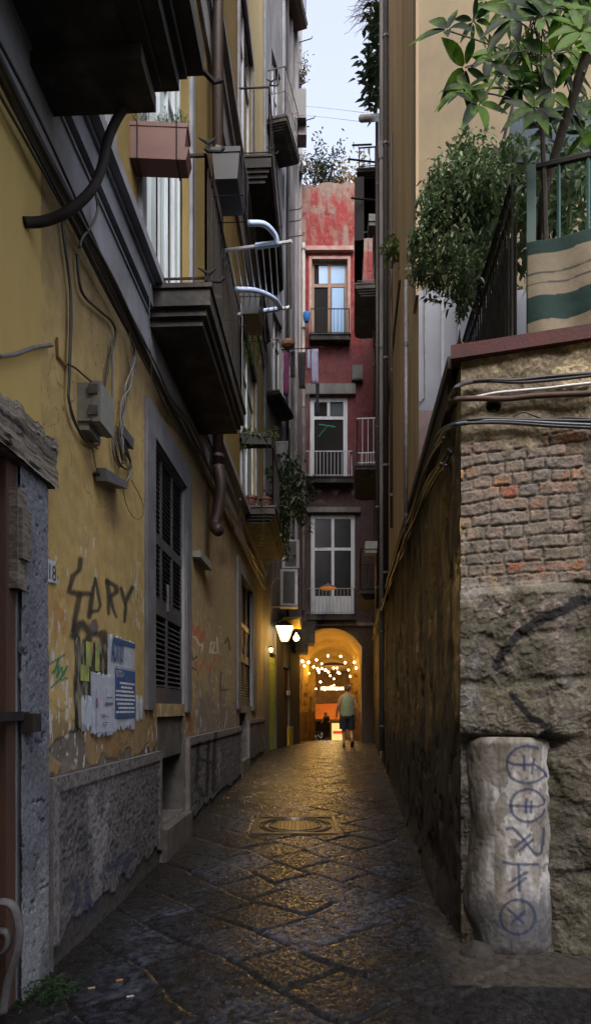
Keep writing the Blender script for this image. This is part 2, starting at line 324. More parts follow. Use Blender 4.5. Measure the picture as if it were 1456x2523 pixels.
# ================================================================ LEFT YELLOW BUILDING
def s_(px): return FL.hit(px, 0)[0]
LB = thing('apartment_building', 'tall yellow ochre apartment building with grey mouldings and dark balconies', 'building', (-2.2, 8, 0))
sh1 = (s_(376), s_(455), 1.55, 4.02); sh2 = (s_(590), s_(620), 1.55, 4.05)
ni1 = (6.2, 7.38, .36, 1.42); ni2 = (12.2, 13.3, .5, 1.42)
door = (1.9, 3.30, -.2, 2.74)
Z7 = zc(0, 1480, 3.467); Z8 = zc(360, 1480, 3.64)
def build_left_lower():
    s = [3.66]
    while s[-1] < 17.0: s.append(s[-1]+.0024*s[-1]+.0005)
    s = np.array(s+[17.05]); z = np.arange(-.1, 4.72, .0125)
    def snap(arr, v): arr[np.argmin(abs(arr-v))] = v
    for h in (sh1, sh2, ni1, ni2): snap(s, h[0]); snap(s, h[1]); snap(z, h[2]); snap(z, h[3])
    A, Z = np.meshgrid(s, z, indexing='ij'); X = FL.p0.x+FL.d.x*A; Y = FL.p0.y+FL.d.y*A; U, V = proj(X, Y, Z)
    n1 = fbm(A*1.3, Z*.7, 4, 1); n2 = fbm(A*9, Z*1.2, 4, 2); n3 = fbm(A*14, Z*14, 4, 3); n4 = fbm(A*3.1, Z*3.1, 5, 4)
    C = np.ones(A.shape+(3,))*np.array([.39, .285, .115]); C = mixc(C, (.35, .26, .10), sst(.4, .65, n1)); C = mixc(C, (.40, .26, .07), sst(.52, .75, n2)*.4)
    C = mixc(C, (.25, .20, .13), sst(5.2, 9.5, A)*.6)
    off = (n3-.5)*.004
    # grime running down from the cornice and from boxes
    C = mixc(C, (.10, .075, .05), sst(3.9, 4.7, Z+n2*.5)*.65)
    for (px, py, h, wd, st) in ((270, 1195, 150, 16, .75), (508, 1420, 90, 12, .9), (215, 1110, 90, 12, .4), (62, 560, 160, 8, .8), (545, 1350, 60, 14, .8)):
        m = np.exp(-((U-px-(V-py)*.12)/wd)**2)*sst(py-10, py+15, V)*(1-sst(py+h*.5, py+h, V)); C = mixc(C, (.10, .055, .03), m*st)
    # weathered lower wall
    low = sst(0, 1, (1.95-Z)/.55+(n4-.5)*3.0)*sst(7.7, 8.3, A); C = mixc(C, (.15, .135, .125), low*.9)
    low2 = sst(0, 1, (1.62-Z)/.3+(n4-.5)*2.2)*(A < 8); C = mixc(C, (.17, .11, .06), low2*.75)
    rust = sst(.55, .75, fbm(A*6, Z*2, 4, 40))*sst(1.75, 1.35, Z); C = mixc(C, (.16, .06, .02), rust*.6)
    # fallen plaster patches with a sharp edge
    x, y = Z7(640, 1990); pd = np.hypot((U-x)/62, (V-y)/62); pt = (pd+(n4-.5)*.9) < .8
    pt |= ((1.235-Z)/.12+(fbm(A*7, Z*7, 3, 77)-.5)*2.3 > .75) & (A < 6.2)
    pt |= (np.hypot((U-Z7(900, 820)[0])/14, (V-Z7(900, 820)[1])/30)+(n4-.5)*.8 < .7)
    C[pt] = np.array([.12, .105, .09])*(.7+.7*n3[pt])[:, None]; off = np.where(pt, off-.012+n3*.006, off)
    # scraped white flecks
    fl = (fbm(A*26, Z*9, 3, 50) > .70) & (fbm(A*2, Z*2, 2, 51) > .47) & (Z < 2.75); C[fl] = (.48, .45, .42)
    fl = (fbm(A*22, Z*11, 3, 60) > .66) & (A > 3.68) & (A < 4.05) & (Z < 2.4) & (Z > 1.3); C[fl] = (.45, .42, .38)
    C = mixc(C, (.30, .15, .05), (np.exp(-((U-150)/26)**2)*sst(1440, 1470, V)*(1-sst(1560, 1600, V)))*sst(.4, .6, n3)*.8)
    cr = np.abs(fbm(A*1.5, Z*1.5, 4, 90)-.5) < .0025; C[cr & (Z > 1.2)] *= .45
    # black spray letters S A R Y and scribble
    K = lambda *p: [Z7(a, b) for a, b in p]
    strokes = [(K((770, 170), (760, 270), (700, 330), (655, 480), (770, 500), (860, 500)), 5), (K((775, 500), (740, 620), (690, 850)), 4.5),
               (K((905, 350), (880, 520), (850, 720)), 5), (K((905, 350), (935, 520), (955, 610), (930, 660), (880, 670)), 5),
               (K((1020, 380), (1035, 520), (1035, 690)), 5), (K((1020, 380), (1100, 430), (1110, 480), (1050, 530), (1080, 640), (1110, 720)), 4.5),
               (K((1150, 450), (1195, 590), (1255, 440)), 4.5), (K((1200, 590), (1185, 760)), 4),
               (K((700, 900), (720, 820), (790, 780), (850, 880), (830, 950)), 9), (K((930, 880), (980, 880), (990, 1000)), 8), (K((720, 900), (715, 1300), (725, 1800)), 4)]
    for pts, wd in strokes:
        d = segd(U+(n4-.5)*7, V, pts)*(1+(n3-.5)*.9); ww = wd*(.65+.9*vn(A*9, Z*5, 61)); C = mixc(C, (.012, .012, .013), (1-sst(ww*.5, ww*1.5, d))*(.8+.2*n3))
    for pts in (K((480, 1160), (620, 1075)), K((560, 1110), (520, 1250)), K((500, 1250), (560, 1180), (545, 1290), (590, 1190), (600, 1280), (640, 1190), (575, 1300)), K((490, 1390), (560, 1320), (640, 1300))):
        C = mixc(C, (.01, .14, .07), 1-sst(1.6, 3.2, segd(U, V, pts)))
    K8 = lambda *p: [Z8(a, b) for a, b in p]
    for pts, wd, c in ((K8((580, 880), (600, 820), (640, 960), (660, 850), (700, 1000), (720, 900)), 3, (.42, .10, .03)), (K8((640, 1210), (660, 1310), (720, 1190), (780, 1290), (830, 1170)), 3, (.36, .13, .06)),
                       (K8((780, 1110), (790, 1010), (830, 1010), (800, 1110), (860, 1110), (850, 960)), 1.6, (.6, .6, .5)), (K8((610, 950), (640, 960), (680, 1040), (710, 1020), (700, 1090)), 1.6, (.6, .55, .5)),
                       (K8((590, 1100), (610, 1180), (650, 1150)), 1.8, (.03, .03, .035)), (K8((580, 1290), (610, 1260), (640, 1280)), 1.8, (.03, .03, .035)),
                       (K8((890, 1310), (885, 1480), (960, 1480)), 1.8, (.06, .04, .04)), (K8((930, 1010), (960, 960), (980, 1080)), 2, (.04, .03, .03)), (K8((590, 1450), (585, 1890)), 3.5, (.22, .07, .02))):
        C = mixc(C, c, (1-sst(wd*.8, wd*1.6, segd(U, V, pts)))*.85)
    keep = np.ones((A.shape[0]-1, A.shape[1]-1), bool); ac = (A[:-1, :-1]+A[1:, 1:])/2; zcn = (Z[:-1, :-1]+Z[1:, 1:])/2
    for h in (sh1, sh2, ni1, ni2): keep &= ~((ac > h[0]) & (ac < h[1]) & (zcn > h[2]) & (zcn < h[3]))
    X = X+FL.n.x*off; Y = Y+FL.n.y*off
    gridmesh('lower_wall', X, Y, Z, C, keep, paint, LB)
    for h_ in (sh1, sh2): reveals(MB(), FL, (h_,), .25).build('window_reveal', grey_p, LB)
    nm_ = mat('dirty_render', (.11, .105, .10), (.05, .048, .045), scale=5, bump=.5)
    for h_ in (ni1, ni2): reveals(MB(), FL, (h_,), .4).build('niche_reveal', nm_, LB)
build_left_lower()
W1 = (s_(350), s_(466), 5.24, 9.4); W0 = (2.6, 4.72, 5.24, 9.4); W3 = (s_(594), s_(628), 5.35, 9.0)
W4 = (12.05, s_(618), 11.64, 15.4); W6 = (8.0, 9.0, 5.24, 9.2)
up = [W1, W0, W3, W4]
wall(FL, -2, 12.0, 4.715, 15.6, up).build('upper_wall', yellow, LB); wall(FL, 10.0, 17.05, 15.6, 25, [(12.4, 14.2, 17.3, 19.5)]).build('upper_wall', yellow, LB); wall(FL, 12.0, 17.05, 4.715, 15.6, up).build('upper_wall', yellow, LB)
wall(FL, -2, 3.665, -.3, 4.715, [door]).build('corner_wall', yellow, LB)
MB().fbox(FL, -2, 12.0, -.5, 15.5, -6, -.42).fbox(FL, 12.0, 17.05, -.5, 24.9, -6, -.42).fbox(FL, 10.0, 12.0, 15.5, 24.9, -6, -.02).build('rear_mass', blackv, LB)
dw = {}
for h in up:
    far = h[0] > 10
    o = window(FL, *h, LB, white_w, glass_m if h[2] > 8 else curtain, off=-.04 if far else -.10, cols=2 if far else 6, rows=(h[2]+2.9,), fw=.05, stile=.03)
    MB().fbox(FL, h[0]-.14, h[1]+.14, h[3], h[3]+.16, .002, .06).fbox(FL, h[0]-.14, h[0]-.001, h[2], h[3]-.001, .002, .045).fbox(FL, h[1]+.001, h[1]+.14, h[2], h[3]-.001, .002, .045).build('surround', grey_p, o)
# string courses
for z, nm in ((4.60, 1), (10.35, 2)):
    mb = MB(); k = 1 if nm == 1 else 1.25
    for (a, b, o) in ((0, .36, .05), (.362, .385, .065), (.39, .405, .055), (.41, .57, .10), (.575, .60, .125), (.605, .69, .19)):
        mb.fbox(FL, -2, 17.05, z+a*k, z+b*k, .003, o)
    mb.build('string_course', grey_p, LB)
# window surrounds of the ground floor
for h, lo_, hi_ in ((sh1, s_(356), s_(466)), (sh2, s_(583), s_(629))):
    mb = MB(); mb.fbox(FL, lo_, h[0]-.002, h[2]-.06, 4.28, .002, .035).fbox(FL, h[1]+.002, hi_, h[2]-.09, 4.28, .002, .035).fbox(FL, h[0]-.002, h[1]+.002, h[3], 4.28, .002, .033)
    su = mb.build('window_surround', mat('grey_surround', (.135, .14, .16), (.09, .092, .105), scale=4, bump=.3), LB)
    fr = MB(); a, b, z0, z1 = h; o = -.03; n = 3; zm = z0+.93; fr.fbox(FL, a, b, z1-.05, z1, o-.05, o); fr.fbox(FL, a, b, z0, z0+.16, o-.05, o)
    fr.fbox(FL, a, b, zm-.06, zm+.1, o-.05, o); fr.fbox(FL, a, b, zm+.62, zm+.72, o-.05, o)
    for k in range(n+1): c = a+(b-a)*k/n; fr.fbox(FL, max(a, c-.035), min(b, c+.035), zm+.1, z1-.05, o-.048, o-.002)
    for k in range(3): c = a+(b-a)*k/2; fr.fbox(FL, max(a, c-.035), min(b, c+.035), z0+.16, zm-.06, o-.048, o-.002)
    sh = fr.build('shutter', shut_m, LB)
    sl = MB()
    def slats(s0, s1, q0, q1, pitch=.047):
        z = q0
        while z < q1-.02:
            p = FL.pt; t = .006
            sl.hexa([p(s0, z, o-.006), p(s1, z, o-.006), p(s1, z+.03, o-.044), p(s0, z+.03, o-.044), p(s0, z+t, o-.006), p(s1, z+t, o-.006), p(s1, z+.03+t, o-.044), p(s0, z+.03+t, o-.044)]); z += pitch
    for k in range(n):
        c0, c1 = a+(b-a)*k/n+.036, a+(b-a)*(k+1)/n-.036
        slats(c0, c1, zm+.11, zm+.61); slats(c0, c1, zm+.73, z1-.06)
    for k in range(2): slats(a+(b-a)*k/2+.036, a+(b-a)*(k+1)/2-.036, z0+.17, zm-.07, .052)
    sl.build('louvre', shut_m, sh)
    MB().fbox(FL, (a+b)/2-.02, (a+b)/2+.02, zm+.02, zm+.3, o, o+.02).build('bolt', grey_m, sh)
# plinth with hammered panels
def plinth(s0, s1, z1, seed, o=.045):
    s = np.arange(s0, s1, .011 if s0 < 7 else .02); s = np.append(s, s1); z = np.arange(-.1, z1, .011 if s0 < 7 else .018); z = np.append(z, z1)
    A, Z = np.meshgrid(s, z, indexing='ij'); e = np.minimum(np.minimum(A-s0, s1-A)/.09, (z1-Z)/.10)
    n = fbm(A*30, Z*22, 3, seed); n2 = fbm(A*3, Z*3, 4, seed+3); inn = sst(.98, 1.06, e)
    ham = 1-np.abs(n-.5)*4; off = o+np.where(e < 1, .012, 0)+inn*(ham*.013-.010)
    brk = (Z < G(s0)+.10+.16*fbm(A*5, A*0, 3, seed+9)); off = np.where(brk, o-.03+n*.02, off)
    C = np.ones(A.shape+(3,))*np.array([.105, .098, .10]); C = mixc(C, (.072, .066, .07), inn); C *= (.6+.8*sst(.3, .7, ham))[..., None]; C *= (.75+.5*n2)[..., None]
    C = mixc(C, (.20, .20, .22), inn*sst(.6, .72, fbm(A*2.5, Z*1.4, 4, seed+5))*.55)
    C = mixc(C, (.02, .025, .04), inn*sst(.60, .68, fbm(A*5, Z*5, 3, seed+21))*.5*(Z < .7)); C[brk] = (.035, .032, .03)
    if s0 > 7 and s0 < 9:
        U, V = proj(FL.p0.x+FL.d.x*A+.045, A, Z)
        for p in ([(490, 1830), (484, 1930), (500, 1960)], [(515, 1825), (510, 1960)], [(530, 1800), (526, 1950)], [(490, 1870), (530, 1880)]):
            C = mixc(C, (.012, .012, .012), 1-sst(3, 6, segd(U, V, p)+(n-.5)*6))
    if s0 < 7:
        U, V = proj(FL.p0.x+FL.d.x*A+.045, A, Z)
        for p in ([(195, 2185), (190, 2230), (240, 2225)], [(215, 2170), (222, 2250), (250, 2240)], [(270, 2140), (330, 2105), (300, 2160)]):
            C = mixc(C, (.02, .025, .05), (1-sst(4, 10, segd(U, V, p)+(n-.5)*9))*.8)
    X = FL.p0.x+FL.d.x*A+FL.n.x*off; Y = FL.d.y*A+FL.n.y*off
    p = gridmesh('plinth_panel', X, Y, Z, C, None, paint_x, LB)
    MB().fbox(FL, s0, s1, -.3, z1, 0, o-.035).quad(FL.pt(s0, z1, .0), FL.pt(s1, z1, .0), FL.pt(s1, z1, o+.012), FL.pt(s0, z1, o+.012)).quad(FL.pt(s1, -.2, .0), FL.pt(s1, z1, .0), FL.pt(s1, z1, o+.012), FL.pt(s1, -.2, o+.012)).quad(FL.pt(s0, -.2, .0), FL.pt(s0, z1, .0), FL.pt(s0, z1, o+.012), FL.pt(s0, -.2, o+.012)).build('plinth_edge', mat('plinth_render', (.16, .15, .15), (.10, .095, .095), scale=6, bump=.5), p)
plinth(3.70, 6.18, 1.10, 3); plinth(7.42, 12.15, 1.17, 13); plinth(13.35, 16.9, 1.27, 23)
nichem = MATS['dirty_render']
MB().fbox(FL, ni1[0]-.0, ni1[1], .0, .34, .0, .10).build('niche_sill', nichem, LB); MB().fbox(FL, ni2[0], ni2[1], 0, .5, 0, .06).build('niche_sill', nichem, LB)
MB().fbox(FL, ni1[0], ni1[1], .2, 1.05, -.41, -.395).build('niche_back', blackv, LB); MB().fbox(FL, ni2[0], ni2[1], .4, 1.5, -.41, -.395).build('niche_back', blackv, LB)
MB().fbox(FL, ni1[0], ni1[1], 1.0, 1.42, -.2, -.03).build('niche_board', nichem, LB)
# stone jamb, rotten lintel, door
def jamb():
    s = np.arange(3.30, 3.665, .006); z = np.arange(-.1, 2.745, .008); A, Z = np.meshgrid(s, z, indexing='ij'); n = fbm(A*60, Z*60, 3, 8); n2 = fbm(A*5, Z*3, 4, 9); n5 = fbm(A*25, Z*25, 3, 19)
    C = np.ones(A.shape+(3,))*np.array([.125, .135, .165]); C *= (.6+.8*n)[..., None]; C = mixc(C, (.07, .075, .09), sst(.5, .7, n2)*.6); C = mixc(C, (.22, .23, .25), sst(1.0, .4, Z)*sst(.42, .6, fbm(A*7, Z*3, 4, 29))*.7)
    C[n5 > .74] *= .35; off = .06+(n-.5)*.008-(n5 > .72)*.012-sst(3.61, 3.67, A)**2*.02+(n2-.5)*.02
    return gridmesh('stone_jamb', FL.p0.x+FL.d.x*A+FL.n.x*off, FL.d.y*A+FL.n.y*off, Z, C, None, paint_x, LB)
jb = jamb(); MB().fbox(FL, 3.302, 3.663, -.2, 2.74, -.3, .035).build('jamb_core', grey_p, jb)
def lintel():
    s = np.arange(1.8, 3.70, .008); z = np.linspace(2.74, 3.0, 50); A, Z = np.meshgrid(s, z, indexing='ij'); n = fbm(A*2.2, Z*38, 4, 5); n2 = fbm(A*16, Z*20, 3, 6)
    C = np.ones(A.shape+(3,))*np.array([.17, .15, .125]); C *= (.45+1.0*n)[..., None]; C[(np.abs(fbm(A*1.4, Z*22, 3, 44)-.5) < .02)] = (.015, .012, .01)
    Zt = Z+(Z-2.74)/.26*(fbm(A*9, A*0, 3, 2)-.5)*.07; off = .085+(n-.5)*.035+(n2-.5)*.012
    return gridmesh('timber_lintel', FL.p0.x+FL.d.x*A+FL.n.x*off, FL.d.y*A+FL.n.y*off, Zt, C, None, paint_x, LB)
lt = lintel(); MB().fbox(FL, 1.8, 3.69, 2.745, 2.98, -.3, .07).build('lintel_core', wood_l, lt)
dm = MB().fbox(FL, 1.9, 3.22, 0, 2.74, -.16, -.10).fbox(FL, 3.2, 3.30, 0, 2.74, -.1, .03).fbox(FL, 3.10, 3.19, 0, 2.7, -.1, -.05).build('door', brown_w, LB)
MB().fbox(FL, 3.23, 3.33, 2.1, 2.6, .03, .075).fbox(FL, 3.24, 3.34, 2.25, 2.5, .06, .095).build('hinge_board', wood_l, dm)
MB().fbox(FL, 2.9, 3.36, 1.44, 1.485, .03, .075).fbox(FL, 3.3, 3.40, 1.38, 1.475, .062, .12).build('latch', black_m, dm)
MB().fbox(FL, 2.6, 3.09, 1.7, 2.35, -.1, -.09).build('door_pane', glass_m, dm)
MB().fbox(FL, 2.3, 3.0, 1.62, 1.98, -.098, -.09).build('notice', mat('paper', (.5, .52, .58), (.4, .42, .48)), dm)
# balconies
b2 = balcony(FL, 5.68, 8.1, 4.88, 5.20, .60, LB, dark_p, black_m, h=1.13, step=.115, steps=2)
b1 = MB()
for i, (q, a, b) in enumerate(((.34, 4.97, 5.0), (.22, 4.985, 5.03), (.13, 5.015, 5.12), (.09, 5.10, 5.17), (.0, 5.16, 5.30))): b1.fbox(FL, -1.5, 3.80-q*.5, a, b, -.02, .90-q)
b1.fbox(FL, 3.42, 3.72, 4.885, 4.974, 0, .64)
b1 = b1.build('balcony', dark_p, LB); railing(FL, -1.4, 3.72, 5.30, 1.1, .88, black_m).build('railing', black_m, b1)
MB().tube([FL.pt(3.74, 5.20, .84), FL.pt(3.84, 5.16, .95), FL.pt(3.86, 5.19, .99)], .016, 6).build('finial', black_m, b1)
b3 = balcony(FL, 11.9, 15.4, 11.2, 11.62, .62, LB, dark_p, black_m, h=1.25, step=.3)
b4 = balcony(FL, 12.3, 15.7, 5.04, 5.34, .66, LB, dark_p, black_m, h=1.1, step=.14)
def corner_horn(fr, s, z, proj, par, rm=black_m):
    p = fr.pt(s, z, proj); m = MB()
    m.tube([p, p+Vector((.02, -.02, .05)), p+Vector((-.07, -.02, .10))], [.03, .018, .006], 6).tube([p+Vector((.02, -.02, .05)), p+Vector((.09, -.02, .10))], [.018, .006], 6)
    m.tube([p, p+Vector((.12, 0, -.005)), p+Vector((.15, 0, .03))], [.014, .014, .018], 6); return m.build('finial', rm, par)
corner_horn(FL, 5.68, 5.22, .57, b2); corner_horn(FL, 5.68, 6.35, .57, b2); corner_horn(FL, 11.9, 11.64, .6, b3); corner_horn(FL, 11.9, 12.88, .6, b3)

# bracket under the near balcony
MB().tube(smooth([FL.on(60, 548), P(110, 545, 3.5), P(170, 520, 3.52), P(225, 470, 3.55), P(252, 410, 3.6), P(268, 340, 3.64), P(300, 275, 3.66), P(340, 235, 3.66)], 6), .027, 8).build(
    'balcony_bracket', black_m, None, True, 'thick curved black iron strut from the yellow wall up to the near balcony', 'bracket')
# ---- cables on the left wall
Z5 = zc(0, 500, 3.165); Z1 = zc(0, 1000, 3.165); Z2 = zc(360, 1000, 3.64)
for i, (dz, o, r) in enumerate(((0, .10, .016), (.03, .085, .011), (-.035, .07, .010), (-.06, .055, .008), (.055, .10, .009))):
    pts = [FL.pt(s, 4.50+dz+.022*math.sin(s*1.7+i*2)+.012*s*(s > 7)-.02*(s > 11), o+.01*math.sin(s*3+i)) for s in np.arange(1.0, 17.0, .6)]
    wires('wall_cable', pts, r, cable_m, ['thickest black cable of the bundle under the grey moulding of the yellow building', 'thin black cable on top of the bundle under the grey moulding', 'thin black cable just below the thickest one under the grey moulding', 'lowest black cable of the bundle under the grey moulding', 'thin black cable resting against the grey moulding itself'][i], 'cable', 'cables bundled under the moulding on the left wall')
def onL(z, pts, o=.03): return [FL.on(*z(a, b), o) for a, b in pts]
cab = [
 (onL(Z5, [(540, 330), (560, 520), (600, 800), (620, 1100), (610, 1500), (600, 1770)])+onL(Z1, [(600, 300), (650, 480), (720, 620), (770, 670), (850, 690), (870, 640)]), .009, cable_m, 'long black cable looping down the yellow wall under the grey meter box'),
 (onL(Z5, [(560, 400), (585, 640), (612, 1000), (596, 1770)])+onL(Z1, [(595, 250), (620, 420), (680, 560), (760, 660), (850, 720)]), .006, cable_m, 'thinner black cable beside the long loop below the grey meter box'),
 (onL(Z5, [(670, 620), (690, 860), (740, 990), (870, 1110), (970, 1200), (1005, 1320), (950, 1520), (910, 1770)])+onL(Z1, [(908, 190)]), .010, cable_m, 'black cable curving from the bundle to the top of the grey meter box'),
 (onL(Z5, [(835, 120), (845, 250), (790, 380), (720, 470), (690, 560)], .10), .009, cable_m, 'short black cable drooping across the grey moulding'),
 (onL(Z5, [(590, 1570), (650, 1600), (720, 1660), (800, 1730)]), .007, cable_m, 'short cable stub entering the top left of the grey meter box'),
 (onL(Z5, [(965, 1350), (975, 1560), (975, 1770)])+onL(Z1, [(975, 300), (975, 600), (990, 780), (1040, 880)]), .008, cable_g, 'straight grey cable beside the meter box'),
 (onL(Z5, [(0, 1500), (150, 1480), (300, 1425), (455, 1405)]), .011, cable_g, 'grey cable across the yellow wall at the left edge'),
 (onL(Z1, [(1040, 560), (1000, 700), (1040, 850), (1110, 900), (1130, 830), (1090, 750)]), .009, cable_m, 'coiled black cable under the small dark box'),
 (onL(Z1, [(1060, 640), (1120, 780), (1140, 900), (1110, 980), (1060, 1040)]), .010, cable_g, 'thick grey cable bending to the tilted lamp housing'),
 (onL(Z1, [(1065, 1040), (1090, 1180), (1140, 1290), (1200, 1330), (1240, 1280), (1230, 1170), (1140, 990)]), .003, cable_m, 'thin wire drooping in a big loop beside the window surround'),
 (onL(Z1, [(795, 600), (810, 760), (850, 960)]), .003, cable_m, 'thin wire from the meter box to the tilted lamp housing'),
 (onL(Z2, [(745, 1240), (745, 1500), (740, 1800), (735, 2000)]), .008, cable_m, 'thin cable dropping straight to the small box between the shutters'),
 ([FL.on(*Z2(1080, 1330), .25), FL.on(*Z2(1080, 1450), .2), FL.on(*Z2(1060, 1560), .1), FL.on(*Z2(1010, 1630), .05)], .014, cable_g, 'grey hose curving off the end of the small far balcony'),
]
for pts, r, m, lab in cab: wires('wall_cable', pts, r, m, lab)
# frayed bunch of telephone wires
for i in range(7):
    w0 = [FL.on(*Z5(1110+random.uniform(-20, 20), 1300), .06)]
    for (a, b) in ((1150, 1450), (1140, 1560), (1110, 1760)): w0.append(FL.on(*Z5(a+random.uniform(-25, 35), b), .04+random.random()*.03))
    for (a, b) in ((1075, 300), (1060, 500), (1050, 700), (1070, 850)): w0.append(FL.on(*Z1(a+random.uniform(-22, 22), b), .04+random.random()*.03))
    wires('telephone_wire', w0, .0045, [cable_g, cable_m, box_m][i % 3], 'thin wire of the frayed telephone bunch hanging beside the meter box', 'wire', 'frayed telephone wires')
MB().tube(smooth([FL.on(372, 700, .62), FL.on(368, 800, .6), FL.on(374, 900, .58), FL.on(370, 980, .3)], 6), .003, 4).build('hanging_string', cable_g, None, True, 'thin pale string hanging in front of the middle balcony corner', 'string')
# boxes
mbx = thing('meter_box', 'large grey plastic meter box with side clips on the yellow wall', 'box', FL.on(*Z1(840, 600)))
a0, z0 = FL.hit(*Z1(775, 600), .08); a1 = FL.hit(*Z1(965, 560), .14)[0]; zt = FL.hit(*Z1(780, 150), .08)[1]; zt0 = FL.hit(*Z1(780, 480), .08)[1]
MB().fbox(FL, a0, a1, zt0, zt, .0, .10).fbox(FL, a0+.02, a1-.02, zt0-.05, zt0, 0, .07).build('case', box_m, mbx)
MB().fbox(FL, a0-.006, a1+.006, zt0-.008, zt+.006, .10, .155).build('lid', box_m, mbx)
for q in (.25, .8): MB().fbox(FL, a0-.018, a0-.006, zt0+(zt-zt0)*q-.03, zt0+(zt-zt0)*q+.03, .08, .14).build('clip', grey_m, mbx)
def small_box(px0, px1, py0, py1, z, dep, m, name, label, cat='box', rot=0):
    a, zt = FL.hit(*z(px0, py0), dep); b, zb = FL.hit(*z(px1, py1), dep); t = thing(name, label, cat, FL.pt(a, zb))
    MB().fbox(FL, a, b, min(zt, zb), max(zt, zb), 0, dep*.6).build('case', m, t); MB().fbox(FL, a-.004, b+.004, min(zt, zb)-.004, max(zt, zb)+.004, dep*.6, dep).build('cover', m, t)
    return t
small_box(1080, 1160, 525, 720, Z1, .06, box_d, 'cable_box', 'small dark grey cable box beside the frayed wires')
small_box(690, 800, 90, 290, Z8, .10, box_m, 'junction_box', 'small pale grey box on the yellow wall between the two shuttered windows')
t = thing('flood_lamp', 'tilted grey lamp housing below the meter box', 'lamp', FL.on(*Z1(940, 1000)))
p0 = FL.on(*Z1(870, 940), .05); p1 = FL.on(*Z1(1050, 1020), .05); dr = (p1-p0)
mb = MB(); upv = Vector((0, 0, .045)); nn = Vector((.05, 0, 0)); mb.hexa([p0-upv-nn*.6, p1-upv*.9-nn*.6, p1-upv*.9+nn, p0-upv+nn, p0+upv-nn*.6, p1+upv*.5-nn*.6, p1+upv*.5+nn*.7, p0+upv+nn*.7]); mb.build('housing', box_d, t)
MB().tube([p0-Vector((.06, 0, 0)), p0], .012, 6).build('arm', black_m, t)
t = thing('metal_clip', 'rusty bent metal clip beside the black cable on the yellow wall', 'clip', FL.on(*Z5(500, 1500)))
MB().tube(onL(Z5, [(497, 1340), (502, 1500), (575, 1590)], .012), .009, 4).build('strip', mat('rusty_metal', (.25, .14, .04), (.12, .06, .03)), t)
# drainpipe
dp = thing('drainpipe', 'brown metal drainpipe down the yellow wall, bent out at its foot', 'drainpipe', FL.on(537, 1340, .14))
po = FL.hit(537, 0, .16)[0]
MB().tube([FL.pt(po, 24, .16), FL.pt(po, 4.75, .16)], .075, 12).build('pipe', pipe_m, dp, True)
MB().tube(smooth([FL.pt(po, 4.76, .16), FL.pt(po-.02, 4.5, .20), FL.pt(po-.02, 4.15, .16), FL.pt(po-.05, 3.95, .12), FL.pt(po-.2, 3.84, .2)], 4), .078, 12).build('elbow', pipe_m, dp, True)
mb = MB()
for z in (15.3, 13.2, 11.6, 9, 7, 4.9): mb.lathe(FL.pt(po, z, .16), [(.084, -.02), (.084, .02)], 14)
mb.build('collar', pipe_m, dp)
# street number plate and text
t = thing('number_plate', 'small white house number plate on the yellow wall', 'sign', FL.on(*Z7(480, 400)))
pts = [FL.on(*Z7(a, b), .012) for a, b in ((412, 150), (520, 190), (545, 400), (420, 378))]; pb = [FL.on(*Z7(a, b), .004) for a, b in ((412, 150), (520, 190), (545, 400), (420, 378))]
MB().hexa([pb[3], pb[2], pb[1], pb[0], pts[3], pts[2], pts[1], pts[0]]).build('plate', mat('marble', (.45, .47, .50), (.36, .38, .42), scale=10), t)
ink = mat('dark_lettering', (.03, .035, .05)); a, z = FL.hit(*Z7(432, 345)); text('18', .13, FL, a, z, .0145, ink, t, sx=.95)
a, z = FL.hit(*Z7(522, 365)); text('A', .045, FL, a, z, .0145, ink, t)
# posters
def poster(name, label, quad_, m, off=.006, jag=.012, cat='poster'):
    A0, A1 = FL.hit(*quad_[0])[0], FL.hit(*quad_[1])[0]; zt = FL.hit(*quad_[0])[1]; zb = FL.hit(*quad_[2])[1]
    t = thing(name, label, cat, FL.pt((A0+A1)/2, zb)); n = 28; mb = MB(); q = []
    for i in range(n+1):
        u = i/n; top = zt+random.uniform(-1, .3)*jag*2; bot = zb+random.uniform(-.4, 1)*jag*2; q.append((A0+(A1-A0)*u, bot, top, off+.004*math.sin(u*9)))
    for (a, b_, c, o), (a2, b2_, c2, o2) in zip(q[:-1], q[1:]):
        mb.hexa([FL.pt(a, b_, .003), FL.pt(a2, b2_, .003), FL.pt(a2, b2_, o2+off), FL.pt(a, b_, o+off), FL.pt(a, c, .003), FL.pt(a2, c2, .003), FL.pt(a2, c2, o2+off), FL.pt(a, c, o+off)])
    mb.build('sheet', m, t); return t, A0, A1, zb, zt
pblk = mat('torn_dark_poster', (.02, .02, .02), (.20, .19, .14), rough=.6, scale=16, streak=.35, lo=.48, hi=.6)
pl_g = mat('lime_paper', (.36, .42, .08), (.16, .18, .10), scale=8); pwh = mat('white_paper', (.42, .46, .54), (.30, .33, .40), scale=14, lo=.3, hi=.6); pbl = mat('blue_paper', (.03, .085, .22), (.022, .06, .16), scale=8)
t, a0, a1, zb, zt = poster('torn_poster', 'torn black and lime green poster remains behind the white notice', [Z7(712, 910), Z7(1010, 910), Z7(720, 1800)], pblk, .003, .03)
for (x0, y0, x1, y1) in ((750, 1180, 830, 1320), (890, 960, 930, 1230), (800, 960, 850, 1180)):
    a, z = FL.hit(*Z7(x0, y1)); b, zq = FL.hit(*Z7(x1, y0)); MB().fbox(FL, a, b, min(z, zq), max(z, zq), .012, .0135).build('lime_scrap', pl_g, t)
t, a0, a1, zb, zt = poster('blue_poster', 'blue and white printed poster with bold capitals, right of the white notice', [Z7(1020, 880), Z7(1262, 900), Z7(1040, 1800)], pwh, .007, .02)
H_ = zt-zb; W_ = a1-a0
